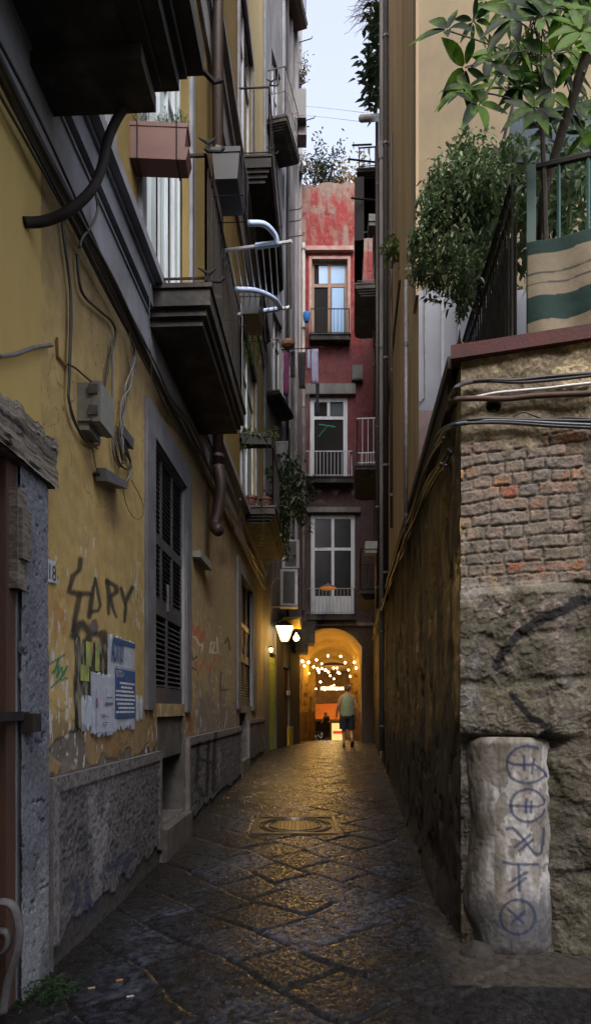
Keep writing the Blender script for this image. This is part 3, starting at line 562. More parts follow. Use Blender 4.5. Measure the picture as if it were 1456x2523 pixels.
MB().fbox(FL, a0+W_*.18, a1-.004, zb+H_*.13, zb+H_*.66, .021, .0225).build('blue_print', pbl, t)
MB().fbox(FL, a0+W_*.12, a1-.004, zb+H_*.935, zb+H_*.985, .021, .0225).build('blue_strip', pbl, t)
text('ADITO!', .24, FL, a0+W_*.05, zb+H_*.73, .0235, pbl, t, sx=.36, bold=.006)
wt = mat('white_print', (.55, .58, .62)); text('PUTTO <', .075, FL, a0+W_*.2, zb+H_*.57, .0245, wt, t, sx=.65)
lines = MB()
for i, (u0, u1) in enumerate(((.35, .95), (.4, .85), (.2, .96), (.2, .96), (.2, .96), (.25, .9), (.3, .95), (.2, .95))):
    z = zb+H_*(.50-.045*i); k = u0
    while k < u1-.03: k2 = min(u1, k+random.uniform(.03, .12)); lines.fbox(FL, a0+W_*k, a0+W_*k2, z, z+H_*.022, .0228, .0242); k = k2+.02
lines.fbox(FL, a0+W_*.2, a1-.01, zb+H_*.69, zb+H_*.70, .0228, .0242); lines.build('fine_print', wt, t)
t, a0, a1, zb, zt = poster('white_notice', 'torn white printed notice pasted over the black and lime poster', [Z7(860, 1245), Z7(1062, 1260), Z7(880, 1850)], pwh, .011, .014)
H_ = zt-zb; W_ = a1-a0; lines = MB(); pi_ = mat('grey_print', (.12, .13, .17))
for (u, v, w_, h) in ((.55, .62, .3, .012), (.5, .5, .38, .04), (.3, .33, .25, .01), (.35, .3, .3, .01), (.4, .2, .25, .012), (.4, .17, .2, .01), (.1, .05, .8, .005), (.08, .05, .01, .7)): lines.fbox(FL, a0+W_*u, a0+W_*(u+w_), zb+H_*v, zb+H_*(v+h), .0265, .028)
lines.build('fine_print', pi_, t)
MB().fbox(FL, a0+.03, a0+.07, zb+H_*.45, zb+H_*.6, .0265, .028).build('portrait', mat('print_red', (.22, .10, .10), (.10, .08, .09)), t)
t, *_ = poster('paper_scrap', 'pale torn paper scrap below and left of the white notice', [Z7(760, 1480), Z7(860, 1480), Z7(740, 1800)], pwh, .008, .03)
t, *_ = poster('paper_sticker', 'small pale peeled sticker near the grey window surround', [Z7(1290, 1480), Z7(1345, 1480), Z7(1300, 1680)], pwh, .004, .03)

# ---- planters and drying rack on the middle balcony
def planter(name, label, c, d, L, W, H, m, plant=None, group='window box planters', rim=True, saucer=False, rails=True):
    c = Vector(c); d = Vector(d).normalized(); n = Vector((-d.y, d.x, 0)); t = thing(name, label, 'planter', c, group)
    def fr(L, W, z): return [c+d*(sx*L/2)+n*(sy*W/2)+Vector((0, 0, z)) for sx, sy in ((-1, -1), (1, -1), (1, 1), (-1, 1))]
    mb = MB(); mb.hexa(fr(L*.88, W*.78, 0)+fr(L*.97, W*.95, H*.84)); mb.hexa(fr(L, W, H*.84)+fr(L*1.02, W*1.03, H)); mb.build('trough', m, t)
    if saucer: MB().hexa(fr(L*.94, W*1.0, -.10)+fr(L*1.05, W*1.12, -.004)).build('saucer', m, t)
    if rails:
        mb = MB()
        for k in (-.32, .32):
            q = [c+d*(L*k)+n*(W*.56*sy)+Vector((0, 0, z)) for sy, z in ((1, H*.98), (1, -.11), (-1, -.11), (-1, H*.98))]; mb.tube(q, .006, 4)
        mb.build('hanger', black_m, t)
    return t
def tuft(mb, c, n, L, W, rx, ry, up=1.0, spread=.6):
    for _ in range(n):
        b = Vector(c)+Vector((random.uniform(-rx, rx), random.uniform(-ry, ry), 0)); d = Vector((random.gauss(0, spread), random.gauss(0, spread), up*random.uniform(.4, 1)))
        mb.leaf(b, d, (random.random(), random.random(), 1), L*random.uniform(.5, 1.2), W, random.uniform(0, .5), 3)
c = P(392, 385, 5.42); pl = planter('window_planter', 'terracotta coloured plastic planter with rosemary on the balcony end rail', c, (1, .045, 0), .50, .19, .20, terra, saucer=True)
def sprigs(c, n, h, rx, ry, par, m, r=.5):
    mb = MB()
    for _ in range(n):
        b = Vector(c)+Vector((random.uniform(-rx, rx), random.uniform(-ry, ry), 0)); hh = h*random.uniform(.5, 1.2); ln = Vector((random.gauss(0, r*.3), random.gauss(0, r*.3), 1)).normalized()
        mb.tube([b, b+ln*hh], .0015, 3)
        for k in range(12):
            q = b+ln*hh*(.15+.85*k/12); a = random.uniform(0, 6.28); mb.leaf(q, (math.cos(a), math.sin(a), .7), (0, 0, 1), .03, .006, .1, 2)
    return mb.build('herb', m, par)
sprigs(c+Vector((0, 0, .19)), 60, .17, .22, .05, pl, leaf_s)
planter('window_planter', 'large slate grey planter hung outside the balcony rail above the drying rack', P(566, 488, 6.27)+Vector((0, 0, .0)), (.045, 1, 0), .52, .27, .27, slate)
pl3 = planter('window_planter', 'dark planter hung on the balcony rail below the drying rack', P(622, 800, 7.75), (.045, 1, 0), .5, .24, .22, slate)
mb = MB(); q = P(625, 850, 7.9)
for k in range(70): b = q+Vector((random.uniform(-.1, .1), random.uniform(-.2, .2), random.uniform(-.12, .05))); mb.leaf(b, (random.gauss(0, 1), random.gauss(0, 1), -1), (0, 0, 1), .07, .012, .6, 3)
mb.build('trailing_plant', leaf_y, pl3)
dr_ = thing('drying_rack', 'white folding drying rack with light blue arms hooked on the balcony rail', 'drying rack', P(630, 690, 7.2))
A, B, C_, D = P(550, 618, 6.72), P(712, 596, 6.60), P(716, 757, 7.80), P(581, 776, 7.80)
mb = MB(); mb.tube(smooth([A, A.lerp(B, .96), B, B.lerp(C_, .06)], 3), .018, 6).tube([B, C_], .016, 6).tube([D, C_], .018, 6).tube([A, D], .016, 6)
for k in range(1, 10): mb.tube([A.lerp(B, k/10), D.lerp(C_, k/10)], .007, 5)
mb.build('frame', white_m, dr_)
for (a, b, c_, q) in (((612, 550, 6.45), (652, 553, 6.5), (678, 580, 6.58), (682, 604, 6.62)), ((582, 713, 7.2), (630, 716, 7.3), (672, 734, 7.5), (690, 758, 7.75))):
    MB().tube(smooth([P(*a), P(*b), P(*c_), P(*q)], 5), [.042]*15+[.042], 8, flat=.65).build('arm', blue_p, dr_, True)
MB().tube([A.lerp(B, .5), A.lerp(B, .85)], .03, 8).build('clamp', blue_p, dr_); MB().tube([D.lerp(C_, .42), D.lerp(C_, .78)], .026, 8).build('clamp', blue_p, dr_)
# plants and pots on the far small balcony
q = P(632, 1098, 12.25); pl4 = planter('window_planter', 'long black planter with trailing green stems on the far balcony end rail', q, (1, .045, 0), .62, .2, .2, mat('black_plastic', (.025, .027, .03)))
mb = MB()
for k in range(120):
    b = q+Vector((random.uniform(-.4, .4), random.uniform(-.1, .1), random.uniform(.1, .32)-.0)); mb.leaf(b, (random.gauss(0, 1), random.gauss(0, .6), random.gauss(0, .6)), (0, 0, 1), .075, .05, .3, 3)
for k in range(60): b = q+Vector((-.30+random.gauss(0, .14), -.05, random.uniform(-.05, .2))); mb.leaf(b, (random.gauss(0, 1), random.gauss(0, .6), random.gauss(0, .6)), (0, 0, 1), .075, .055, .3, 3)
mb.build('trailing_plant', leaf_y, pl4)
def pot(c, r, h, label, group='terracotta pots on the far balcony'):
    t = thing('plant_pot', label, 'plant pot', c, group); MB().lathe(c, [(r*.7, 0), (r*.9, h*.8), (r*1.05, h*.8), (r*1.05, h), (r*.9, h), (r*.85, h*.85)], 14).build('pot', terra, t); return t
q = FL.pt(12.45, 5.345, .18); p_ = pot(q, .13, .2, 'terracotta pot at the wall end of the far small balcony')
pot(FL.pt(12.5, 5.345, .46), .12, .19, 'terracotta pot at the rail end of the far small balcony')
iv = thing('ivy', 'dark ivy hanging from the rail of the far small balcony', 'plant', P(715, 1250, 14)); mb = MB(); mb2 = MB()
for k in range(26):
    x = P(random.uniform(655, 750), random.uniform(1105, 1240), random.uniform(13, 16.5)); L = random.uniform(.4, 1.3); pts = [x]
    for i in range(8): pts.append(pts[-1]+Vector((random.gauss(0, .05), random.gauss(0, .05), -L/8)))
    mb2.tube(pts, .006, 3)
    for p in pts:
        for j in range(6): mb.leaf(p+Vector((random.gauss(0, .06), random.gauss(0, .06), random.gauss(0, .05))), (random.gauss(0, 1), random.gauss(0, 1), -.5), (0, 0, 1), .10, .07, .3, 2)
mb.build('foliage', leaf_d, iv); mb2.build('stem', bark, iv)
st = thing('hanging_vine', 'single light green vine strand hanging below the far small balcony', 'plant', P(645, 1350, 12.3)); mb = MB(); mb2 = MB(); pts = [P(650, 1230, 12.2), P(648, 1270, 12.2), P(650, 1310, 12.2), P(640, 1345, 12.2)]
mb2.tube(pts, .004, 4)
for k in range(14): p = pts[0].lerp(pts[-1], k/13); [mb.leaf(p, (random.choice((-1, 1)), random.gauss(0, .4), .1), (0, 0, 1), .07, .045, .3, 3) for _ in range(2 if k > 9 else 1)]
mb.build('foliage', leaf_y, st); mb2.build('stem', bark, st)
planter('window_planter', 'small slate planter between the ivy and the far small balcony rail', P(695, 1122, 14.6), (1, 0, 0), .28, .2, .28, slate)

# unseen house added behind the camera to keep light off the near walls
OB = thing('shading_house', 'plain ochre house added out of view behind the viewpoint to block light', 'building', (0, -6, 0))
FO = Fr((0, -7.2), (1, 0), True); oh = [(x, x+1.1, z, z+2.3) for x in (-9, -5.5, -2, 1.5, 5, 8.5) for z in (1.0, 5.6, 10.2)]
wall(FO, -14, 14, -.3, 13, oh).build('wall', yellow, OB); MB().box(-14, 14, -11.5, -7.85, -.3, 12.9).build('rear_mass', blackv, OB)
for h in oh: window(FO, *h, OB, white_w, dark_g, off=-.1, rows=(h[2]+1.6,))
MB().box(-8, -1.9, -2.1, -2.0, -.3, 15.5).build('end_wall', yellow, LB)
# ================================================================ SECOND LEFT BUILDING (narrow, dark)
L2 = thing('tenement_building', 'narrow dark grey tenement with air conditioners beyond the yellow building on the left', 'building', (-1.2, 18.5, 0))
dk_w = mat('sooty_plaster', (.17, .168, .17), (.085, .08, .08), scale=3, streak=.25, bump=.3)
sL = 3.92
wall(FB, -.05, sL, -.3, 27, [(.62, 1.22, .35, 3.0), (1.9, 2.7, .4, 2.7), (.9, 1.9, 9.9, 12.4), (2.3, 3.2, 9.9, 12.4), (.8, 1.7, 16.8, 19.4), (2.2, 3.0, 16.8, 19.4)]).build('wall', dk_w, L2)
MB().fbox(FB, -.05, sL, -.3, 26.9, -3.5, -.3).build('rear_mass', blackv, L2)
for (a, b, z0, z1) in ((.9, 1.9, 9.9, 12.4), (2.3, 3.2, 9.9, 12.4), (.8, 1.7, 16.8, 19.4), (2.2, 3.0, 16.8, 19.4)): window(FB, a, b, z0, z1, L2, white_w, glass_m, off=-.1, rows=(z0+1.8,))
gd = MB()
for k in range(14): gd.fbox(FB, .64, 1.2, .38+.18*k, .38+.18*k+.172, -.08, -.03)
gd.build('door', mat('lime_door', (.26, .32, .035), (.20, .26, .03)), L2, label='lime green boarded door')
MB().fbox(FB, 1.3, 1.88, .1, 4.0, .0, .03).fbox(FB, 2.72, 3.86, .1, 3.9, 0, .03).fbox(FB, 1.3, 3.86, 3.4, 4.2, .031, .05).build('dark_panel', mat('dark_boards', (.02, .017, .014), (.035, .028, .02), scale=10, streak=.2), L2)
MB().fbox(FB, 1.95, 2.65, .4, 2.65, -.1, -.05).build('door', brown_w, L2)
balcony(FB, .2, 1.75, 9.62, 9.80, .36, L2, dark_p, pale_m, h=1.35, step=.18)
balcony(FB, .3, 1.7, 16.75, 17.0, .55, L2, dark_p, grey_m, h=1.3, step=.09, mid=True)
balcony(FB, 1.6, 3.3, 22.2, 22.5, .4, L2, brown_w, black_m, h=1)
# metal netting in front of middle floor
nt = MB()
for k in range(12): s = 1.6+k*.16; nt.tube([FB.pt(s, 11.4, .33), FB.pt(s+.5, 8.0, .30)], .008, 3); nt.tube([FB.pt(s+.5, 11.4, .33), FB.pt(s, 8.0, .30)], .008, 3)
nt.build('netting', grey_m, L2)
# vertical trims giving the streaky facade
for k, (s, w_, m, z0, z1) in enumerate(((.05, .1, grey_p, 5, 27), (1.9, .14, grey_p, 5, 27), (2.75, .10, dk_w, 5, 27), (3.35, .2, mat('lilac_plaster', (.27, .26, .28), (.2, .19, .2), scale=3, streak=.2), 5.6, 27), (3.75, .17, pipe_w, 12, 27))):
    MB().fbox(FB, s, s+w_, z0, z1, .002, .05+.01*k).build('pilaster', m, L2)
pw = thing('drainpipe', 'pale drainpipe at the far edge of the dark grey tenement', 'drainpipe', FB.pt(sL-.05, 4.2, .15))
MB().tube([FB.pt(sL-.05, 16.2, .15), FB.pt(sL-.05, 4.6, .15)], .055, 10).build('pipe', pipe_w, pw, True)
mb = MB()
for z in (6, 8.5, 11, 13.5, 16): mb.lathe(FB.pt(sL-.05, z, .15), [(.062, -.03), (.062, .03)], 12)
mb.build('collar', grey_m, pw)
pb_ = thing('drainpipe', 'thin black drainpipe between the balconies of the dark grey tenement', 'drainpipe', FB.pt(2.1, 4, .1)); MB().tube([FB.pt(2.1, 24, .1), FB.pt(2.1, 4, .1)], .04, 8).build('pipe', black_m, pb_, True)
def ac_unit(c, w, h, d, label, m=white_m, facing=(0, -1), group='air conditioner units'):
    c = Vector(c); t = thing('air_conditioner', label, 'air conditioner', c, group); f = Vector((facing[0], facing[1], 0)).normalized(); sd = Vector((-f.y, f.x, 0))
    def bx(a0, a1, z0, z1, o0, o1, nm, mm):
        q = lambda a, z, o: c+sd*a+f*o+Vector((0, 0, z)); MB().hexa([q(a0, z0, o0), q(a1, z0, o0), q(a1, z0, o1), q(a0, z0, o1), q(a0, z1, o0), q(a1, z1, o0), q(a1, z1, o1), q(a0, z1, o1)]).build(nm, mm, t)
    bx(-w/2, w/2, 0, h, -d, 0, 'casing', m); bx(-w*.33, w*.33, h*.06, h*.94, 0, .012, 'grille', box_d); bx(-w/2, w/2, -.04, 0, -d, .05, 'tray', grey_m); return t
ac_unit(P(716, 1400, 17.3), .46, .76, .5, 'white air conditioner, upper of the two above the lantern')
ac_unit(P(712, 1492, 17.0), .46, .95, .35, 'white air conditioner with dark grille, lower of the two above the lantern')
ac_unit(P(739, 290, 18.9), .36, .85, .4, 'grey air conditioner high on the dark tenement against the sky', box_d)
ac_unit(P(742, 332, 19.1), .32, .4, .4, 'flat grey air conditioner just below the one high against the sky', box_d)
fr_ = thing('metal_bracket', 'pale iron bracket frame holding the air conditioner above the lantern', 'bracket', P(700, 1495, 16.9)); MB().tube([P(670, 1495, 16.9), P(735, 1495, 16.9)], .02, 5).tube([P(670, 1495, 16.9), P(670, 1440, 16.9), P(680, 1425, 16.9), P(690, 1425, 16.9)], .015, 5).build('frame', pale_m, fr_)
for k, (px, py) in enumerate(((706, 520), (706, 548), (712, 585), (735, 105), (742, 300))):
    p = FB.on(px, py, .02); t = thing('clothes_bar', ['upper iron prong of the pair on the dark tenement beside the red house top', 'lower iron prong of the pair on the dark tenement beside the red house top', 'hooked iron bar just below the pair of prongs on the dark tenement', 'rusty iron bar sticking into the sky at the upper left roof edge', 'iron bar beside the high air conditioners on the dark tenement'][k], 'bar', p, 'iron bars on the dark tenement')
    MB().tube([p, p+Vector((.42, -.05, .03+.05*(k > 2))), p+Vector((.44, -.05, .10+.05*(k > 2)))], .014, 5).build('bar', black_m, t)
# laundry
def cloth(px0, px1, py0, py1, Y, m, label, taper=0, grp='clothes on the drying pole'):
    n, k = 10, 10; A = []; 
    xs = np.linspace(0, 1, n+1); zs = np.linspace(0, 1, k+1); U, V = np.meshgrid(xs, zs, indexing='ij')
    px = px0+(px1-px0)*(.5+(U-.5)*(1-taper*V))+taper*8*V; py = py0+(py1-py0)*V+U*0; Yv = Y+.04*np.sin(U*14+V*2)*(.4+V)
    X = (px-CX)/FX*Y; Z = EYE+(HY-py)/FX*Y
    C = np.ones(U.shape+(3,))*.5; o = gridmesh('hanging_garment', X, Yv, Z, C, None, m); md = o.modifiers.new('th', 'SOLIDIFY'); md.thickness = .006
    return tag(o, label, 'clothing', grp)
MB().tube([P(692, 862, 17.4), P(800, 855, 17.9)], .014, 5).build('drying_pole', black_m, None, False, 'thin dark pole with clothes sticking out over the alley', 'pole')
cloth(699, 712, 868, 975, 17.4, mat('plum_cloth', (.14, .02, .09)), 'plum coloured garment hanging nearest the dark tenement')
cloth(716, 727, 866, 930, 17.5, mat('black_cloth', (.012, .012, .014)), 'small black garment on the drying pole beside the plum one')
cloth(733, 752, 868, 958, 17.6, MATS['black_cloth'], 'larger black garment swinging on the drying pole', .3)
cloth(757, 764, 862, 910, 17.7, mat('sky_cloth', (.35, .42, .62)), 'small pale blue garment on the drying pole')
cloth(767, 784, 860, 945, 17.8, mat('lilac_cloth', (.36, .36, .52)), 'long lilac trousers at the end of the drying pole')
cloth(778, 786, 945, 1025, 17.85, mat('navy_cloth', (.015, .018, .035)), 'dark cord bag hanging under the lilac trousers')
t = thing('straw_basket', 'brown straw basket above the drying pole', 'basket', P(710, 856, 17.4)); MB().lathe(P(710, 858, 17.4), [(.10, 0), (.17, .06), (.19, .14), (.12, .2), (.03, .22)], 12).build('basket', mat('straw', (.32, .17, .09), (.2, .10, .06)), t)

# ================================================================ RED BUILDING with archway
RB = thing('red_building', 'peeling red house closing the alley, with tall windows above a round archway', 'building', (.9, YA+.5, 0))
fx = lambda px: (px-CX)/FX*YA
fz = lambda py: EYE+(HY-py)/FX*YA
D1 = (fx(768), fx(856), fz(838), fz(640)); D2 = (fx(764), fx(856), fz(1188), fz(978)); D3 = (fx(766), fx(874), fz(1518), fz(1268))
ac_x, ar, asp = fx(812), 1.0, 3.44; az_c = 4.06-1.13; aR = 1.13
def red_facade():
    s = np.arange(-.9, 3.2, .022); z = np.arange(-.3, fz(455)+.02, .022)
    for h in (D1, D2, D3):
        for v in h[:2]: s[np.argmin(abs(s-v))] = v
        for v in h[2:]: z[np.argmin(abs(z-v))] = v
    A, Z = np.meshgrid(s, z, indexing='ij'); n1 = fbm(A*1.6, Z*.8, 4, 1); n2 = fbm(A*5, Z*2.2, 4, 2); n3 = fbm(A*12, Z*9, 3, 3)
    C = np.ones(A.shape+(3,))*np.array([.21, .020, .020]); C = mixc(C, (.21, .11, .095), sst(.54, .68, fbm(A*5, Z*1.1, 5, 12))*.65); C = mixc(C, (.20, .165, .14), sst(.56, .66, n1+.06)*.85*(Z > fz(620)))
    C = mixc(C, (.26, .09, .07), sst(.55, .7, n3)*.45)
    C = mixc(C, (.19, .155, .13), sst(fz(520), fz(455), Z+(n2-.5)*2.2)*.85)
    md = sst(fz(880), fz(820), Z); C = mixc(C, (.11, .026, .034), (1-md)*.88)  # lower storeys darkened in colour for shade, beside their maroon and grey plaster
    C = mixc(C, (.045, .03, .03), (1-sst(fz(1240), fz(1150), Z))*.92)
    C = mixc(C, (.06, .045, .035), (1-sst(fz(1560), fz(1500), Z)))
    C = mixc(C, (.30, .27, .26), sst(.55, .6, fbm(A*4, Z*5, 3, 88))*sst(fz(1245), fz(1225), Z)*(1-sst(fz(1215), fz(1200), Z))*.8)
    drip = fbm(A*16, Z*.5, 3, 52)
    for h_ in (D1, D2, D3): C = mixc(C, (.08, .05, .045), sst(.5, .62, drip)*np.exp(-np.maximum(0, h_[2]-Z)/.8)*(Z < h_[2])*(np.abs(A-(h_[0]+h_[1])/2) < .7)*.8)
    C[np.abs(fbm(A*1.3, Z*1.3, 5, 64)-.5) < .004] *= .4
    peel = (n2 > .62) | (n1 > .66); off = np.where(peel, -.012, 0)+(n3-.5)*.01
    ac = (A[:-1, :-1]+A[1:, 1:])/2; zz = (Z[:-1, :-1]+Z[1:, 1:])/2; keep = np.ones(ac.shape, bool)
    for h in (D1, D2, D3): keep &= ~((ac > h[0]) & (ac < h[1]) & (zz > h[2]) & (zz < h[3]))
    dx = np.abs(ac-ac_x); keep &= ~((dx < ar) & ((zz < asp) | (np.hypot(dx, zz-az_c) < aR)) & (zz < 4.2))
    Zt = np.where(Z > fz(459), Z+(fbm(A*3, A*0, 3, 4)-.5)*.25, Z)
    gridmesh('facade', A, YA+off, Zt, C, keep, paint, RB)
red_facade()
MB().box(-.9, 3.2, YA+.35, YA+2.5, 4.3, fz(470)).build('rear_mass', blackv, RB)
rvm = mat('reveal_render', (.30, .26, .25), (.16, .12, .11), scale=6)
for h_ in (D1, D2, D3): reveals(MB(), FA, (h_,), .3).build('window_reveal', rvm, RB)
wood_o = mat('orange_wood', (.20, .105, .05), (.15, .08, .04), rough=.5)
o = window(FA, *D1, RB, wood_o, blackv, off=-.12, cols=2, rows=(fz(698),), fw=.08, stile=.10)
MB().box(fx(786), fx(850), YA+.13, YA+.142, fz(692), fz(648)).box(fx(818), fx(848), YA+.13, YA+.142, fz(835), fz(702)).build('glass_reflection_pane', sky_g, o)
MB().fbox(FA, fx(752), fx(870), fz(624), fz(614), -.02, .16).fbox(FA, D1[0]-.09, D1[0], D1[2], D1[3], .002, .05).fbox(FA, D1[1], D1[1]+.09, D1[2], D1[3], .002, .05).fbox(FA, D1[0]-.09, D1[1]+.09, D1[3], D1[3]+.09, .002, .045).build('lintel', mat('pink_render', (.42, .30, .27), (.36, .14, .12), scale=5), o)
o = window(FA, *D2, RB, white_w, blackv, off=-.06, cols=1, rows=(fz(1028),), fw=.13, stile=.10)
MB().fbox(FA, fx(810)-.05, fx(810)+.04, fz(1024), fz(990), -.07, -.045).build('mullion', white_w, o)
MB().fbox(FA, fx(752), fx(875), fz(975), fz(950), -.01, .14).build('lintel', dk_w, o)
MB().fbox(FA, fx(815), fx(845), fz(1022), fz(991), -.082, -.078).build('lower_pane', glass_m, o)
o = window(FA, *D3, RB, white_w, dark_g, off=-.05, cols=2, rows=(fz(1352),), fw=.12, stile=.09)
MB().fbox(FA, D3[0]+.12, D3[1]-.12, D3[2]+.12, fz(1468), -.07, -.045).build('lower_panel', white_w, o)
MB().fbox(FA, D3[0]-.14, D3[1]+.16, D3[3]+.04, D3[3]+.20, 0, .15).build('lintel', dk_w, o)
for (h, pr, rm, px0, px1, rt) in ((D1, .32, black_m, 764, 862, 775), (D2, .45, white_w, 752, 870, 1128), (D3, .35, pale_m, 758, 876, 1462)):
    zz = h[2]; a, b = fx(px0)*(YA-pr)/YA, fx(px1)*(YA-pr)/YA
    q = MB().fbox(FA, a, b, zz-.16, zz-.01, -.02, pr).fbox(FA, a-.03, b+.03, zz-.01, zz+.02, -.02, pr+.03).build('balcony', dark_p, RB)
    railing(FA, a+.02, b-.02, zz+.02, .80, pr, rm, .115, .009).build('railing', rm, q)
MB().fbox(FA, -.9, 3.1, 4.12, 4.22, 0, .10).build('cornice', dk_w, RB)
MB().box(fx(815), fx(868), YA+.3, YA+1.0, fz(470), fz(437)).build('chimney', mat('terracotta_brick', (.36, .12, .06), (.28, .10, .06)), RB)
t = thing('pendant_lamp', 'flat lamp with orange glowing rim hanging before the lowest white window', 'lamp', P(808, 1447, 19.6))
MB().lathe(P(808, 1449, 19.6), [(.20, .0), (.25, .02), (.16, .07), (.05, .12), (.02, .16)], 16).build('shade', grey_m, t); MB().lathe(P(808, 1450, 19.6), [(.24, -.012), (.25, .018)], 16).build('rim', mat('orange_rim', (.8, .3, .06), emit=(1, .35, .06), es=.35*WL), t)
MB().tube([P(808, 1440, 19.6), P(812, 1410, 20.5)], .008, 4).build('cord', black_m, t)
t = thing('wall_box', 'dark grey metal box on the red wall beside the shadowed balconies', 'box', FA.on(878, 930)); MB().fbox(FA, fx(866), fx(892), fz(943), fz(907), 0, .2).fbox(FA, fx(869), fx(889), fz(940), fz(910), .2, .22).build('case', box_d, t)
t = thing('blue_bucket', 'bright blue plastic bucket beside the highest red building window', 'bucket', P(755, 790, 20.2)); MB().lathe(P(755, 792, 20.2), [(.07, -.02), (.10, .06), (.115, .2), (.10, .27), (.04, .3)], 12).build('bucket', mat('blue_plastic', (.03, .20, .62)), t)
t = thing('folded_airer', 'green folded airer leaning inside the dark open window of the red building', 'airer', P(800, 1060, 20.5)); MB().tube([P(785, 1046, 20.45), P(825, 1052, 20.5)], .02, 5).tube([P(785, 1075, 20.45), P(806, 1050, 20.5)], .012, 5).build('frame', mat('green_plastic', (.01, .30, .18)), t)
t = thing('tv_mast', 'white plaster arch canopy behind railing of the red building', 'canopy', P(808, 1160, 20.3)); 
bpy.data.objects.remove(t)
# passage
PV = thing('vaulted_passage', 'vaulted passage lit warm yellow behind the round archway', 'passage', (ac_x, YA, .4))
def tunnel():
    ys = np.concatenate([np.arange(YA, 26, .05), np.arange(26, 41.5, .12)]); prof = [(-ar, -1.0)]
    for z in np.arange(-.9, asp, .05): prof.append((-ar, z))
    th0 = math.asin(ar/aR)
    for k in range(41): t = -th0+2*th0*k/40; prof.append((aR*math.sin(t), az_c+aR*math.cos(t)))
    for z in np.arange(asp-.01, -1, -.05): prof.append((ar, z))
    pr = np.array(prof); Yg, K = np.meshgrid(ys, np.arange(len(pr)), indexing='ij'); px = pr[K, 0]; pz = pr[K, 1]; arcl = np.cumsum(np.concatenate([[0], np.hypot(*np.diff(pr, axis=0).T)]))[K]
    n = fbm(Yg*2.5, arcl*2.5, 5, 1); n2 = fbm(Yg*9, arcl*9, 3, 2); peel = (pz < 3.0) & (n+(2.2-pz)*.05 > .53)
    off = (n2-.5)*.03+peel*.03-.20*((np.abs(Yg-24.5) < .3) | (np.abs(Yg-28.2) < .3) | (np.abs(Yg-32) < .3))
    X = ac_x+.065*(Yg-YA)+px*(1+off*.8)*(1+np.maximum(0, Yg-33)*.12); Z = np.where(pz > asp-.3, pz+off*(pz > asp)*.6, pz)
    C = np.ones(Yg.shape+(3,))*np.array([.48, .34, .11]); C *= (.75+.5*n)[..., None]; C[peel] = np.array([.20, .12, .07])*(.6+n2[peel])[:, None]
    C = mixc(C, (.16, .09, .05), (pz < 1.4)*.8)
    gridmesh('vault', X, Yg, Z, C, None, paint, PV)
tunnel()
# ---- warm string lights
Z9 = zc(700, 1660, 4.044)
bulbm = warm('bulb_glow', 40, (1, .72, .30)); bulbs = [
 [(795, 540), (935, 547), (1095, 500), (985, 615), (1085, 612), (1108, 622), (1108, 676)],
 [(580, 612), (668, 585), (725, 628), (535, 650), (637, 662), (680, 680), (727, 680), (690, 700), (695, 722), (768, 697), (490, 590), (505, 600)],
 [(858, 675), (895, 675), (800, 720), (905, 722), (922, 734), (1022, 697), (1040, 767), (1076, 770), (820, 760), (860, 795), (712, 828), (493, 732)],
 [(665, 905), (755, 890), (757, 915), (832, 882), (860, 865), (955, 900), (890, 910), (1052, 875), (1060, 895), (1100, 890)]]
def lights():
    dep = [(22, 26), (21.3, 27), (26, 31), (31, 35)]; labs = ['warm bulb string nearest the archway crown', 'warm bulb string along the left wall of the passage', 'warm bulb string in the middle of the passage', 'warm bulb string at the far end of the passage']
    for i, bl in enumerate(bulbs):
        pts = []
        for j, (a, b) in enumerate(bl):
            Y = dep[i][0]+(dep[i][1]-dep[i][0])*((j*37) % 11)/10; px, py = Z9(a, b)
            xl = ac_x+.065*(Y-YA); p = P(px, py, Y); p.x = min(max(p.x, xl-ar+.1), xl+ar-.1); pts.append(p)
        t = thing('string_lights', labs[i], 'string lights', pts[0], 'string lights in the passage')
        mb = MB(); od = sorted(pts, key=lambda p: p.y)
        for a, b in zip(od[:-1], od[1:]): mb.tube(smooth([a+Vector((0, 0, .09)), a.lerp(b, .5)+Vector((0, 0, .03)), b+Vector((0, 0, .09))], 4), .005, 3)
        mb.build('cord', cable_m, t)
        for p in pts:
            r = random.uniform(.034, .048); MB().lathe(p, [(.004, -r), (r*.7, -r*.7), (r, 0), (r*.75, r*.66), (.008, r*1.0), (.008, r*1.02)], 8).build('bulb', bulbm, t, True)
        for p in (od[0], od[len(od)//2], od[-1]):
            ld = bpy.data.lights.new('bulb_light', 'POINT'); ld.energy = 19*WL; ld.color = (1, .50, .07); ld.shadow_soft_size = .12
            lo = bpy.data.objects.new('bulb_light', ld); COL.objects.link(lo); lo.location = p-pts[0]+Vector((0, 0, -.12)); lo.parent = t
lights()
def lamp_or_fill_light(parent, p, e, c=(1, .56, .13), r=.1):
    ld = bpy.data.lights.new('lamp_or_fill_light', 'POINT'); ld.energy = e*WL; ld.color = c; ld.shadow_soft_size = r
    lo = bpy.data.objects.new('lamp_or_fill_light', ld); COL.objects.link(lo); lo.parent = parent; lo.location = Vector(p)-ORG[parent.name]
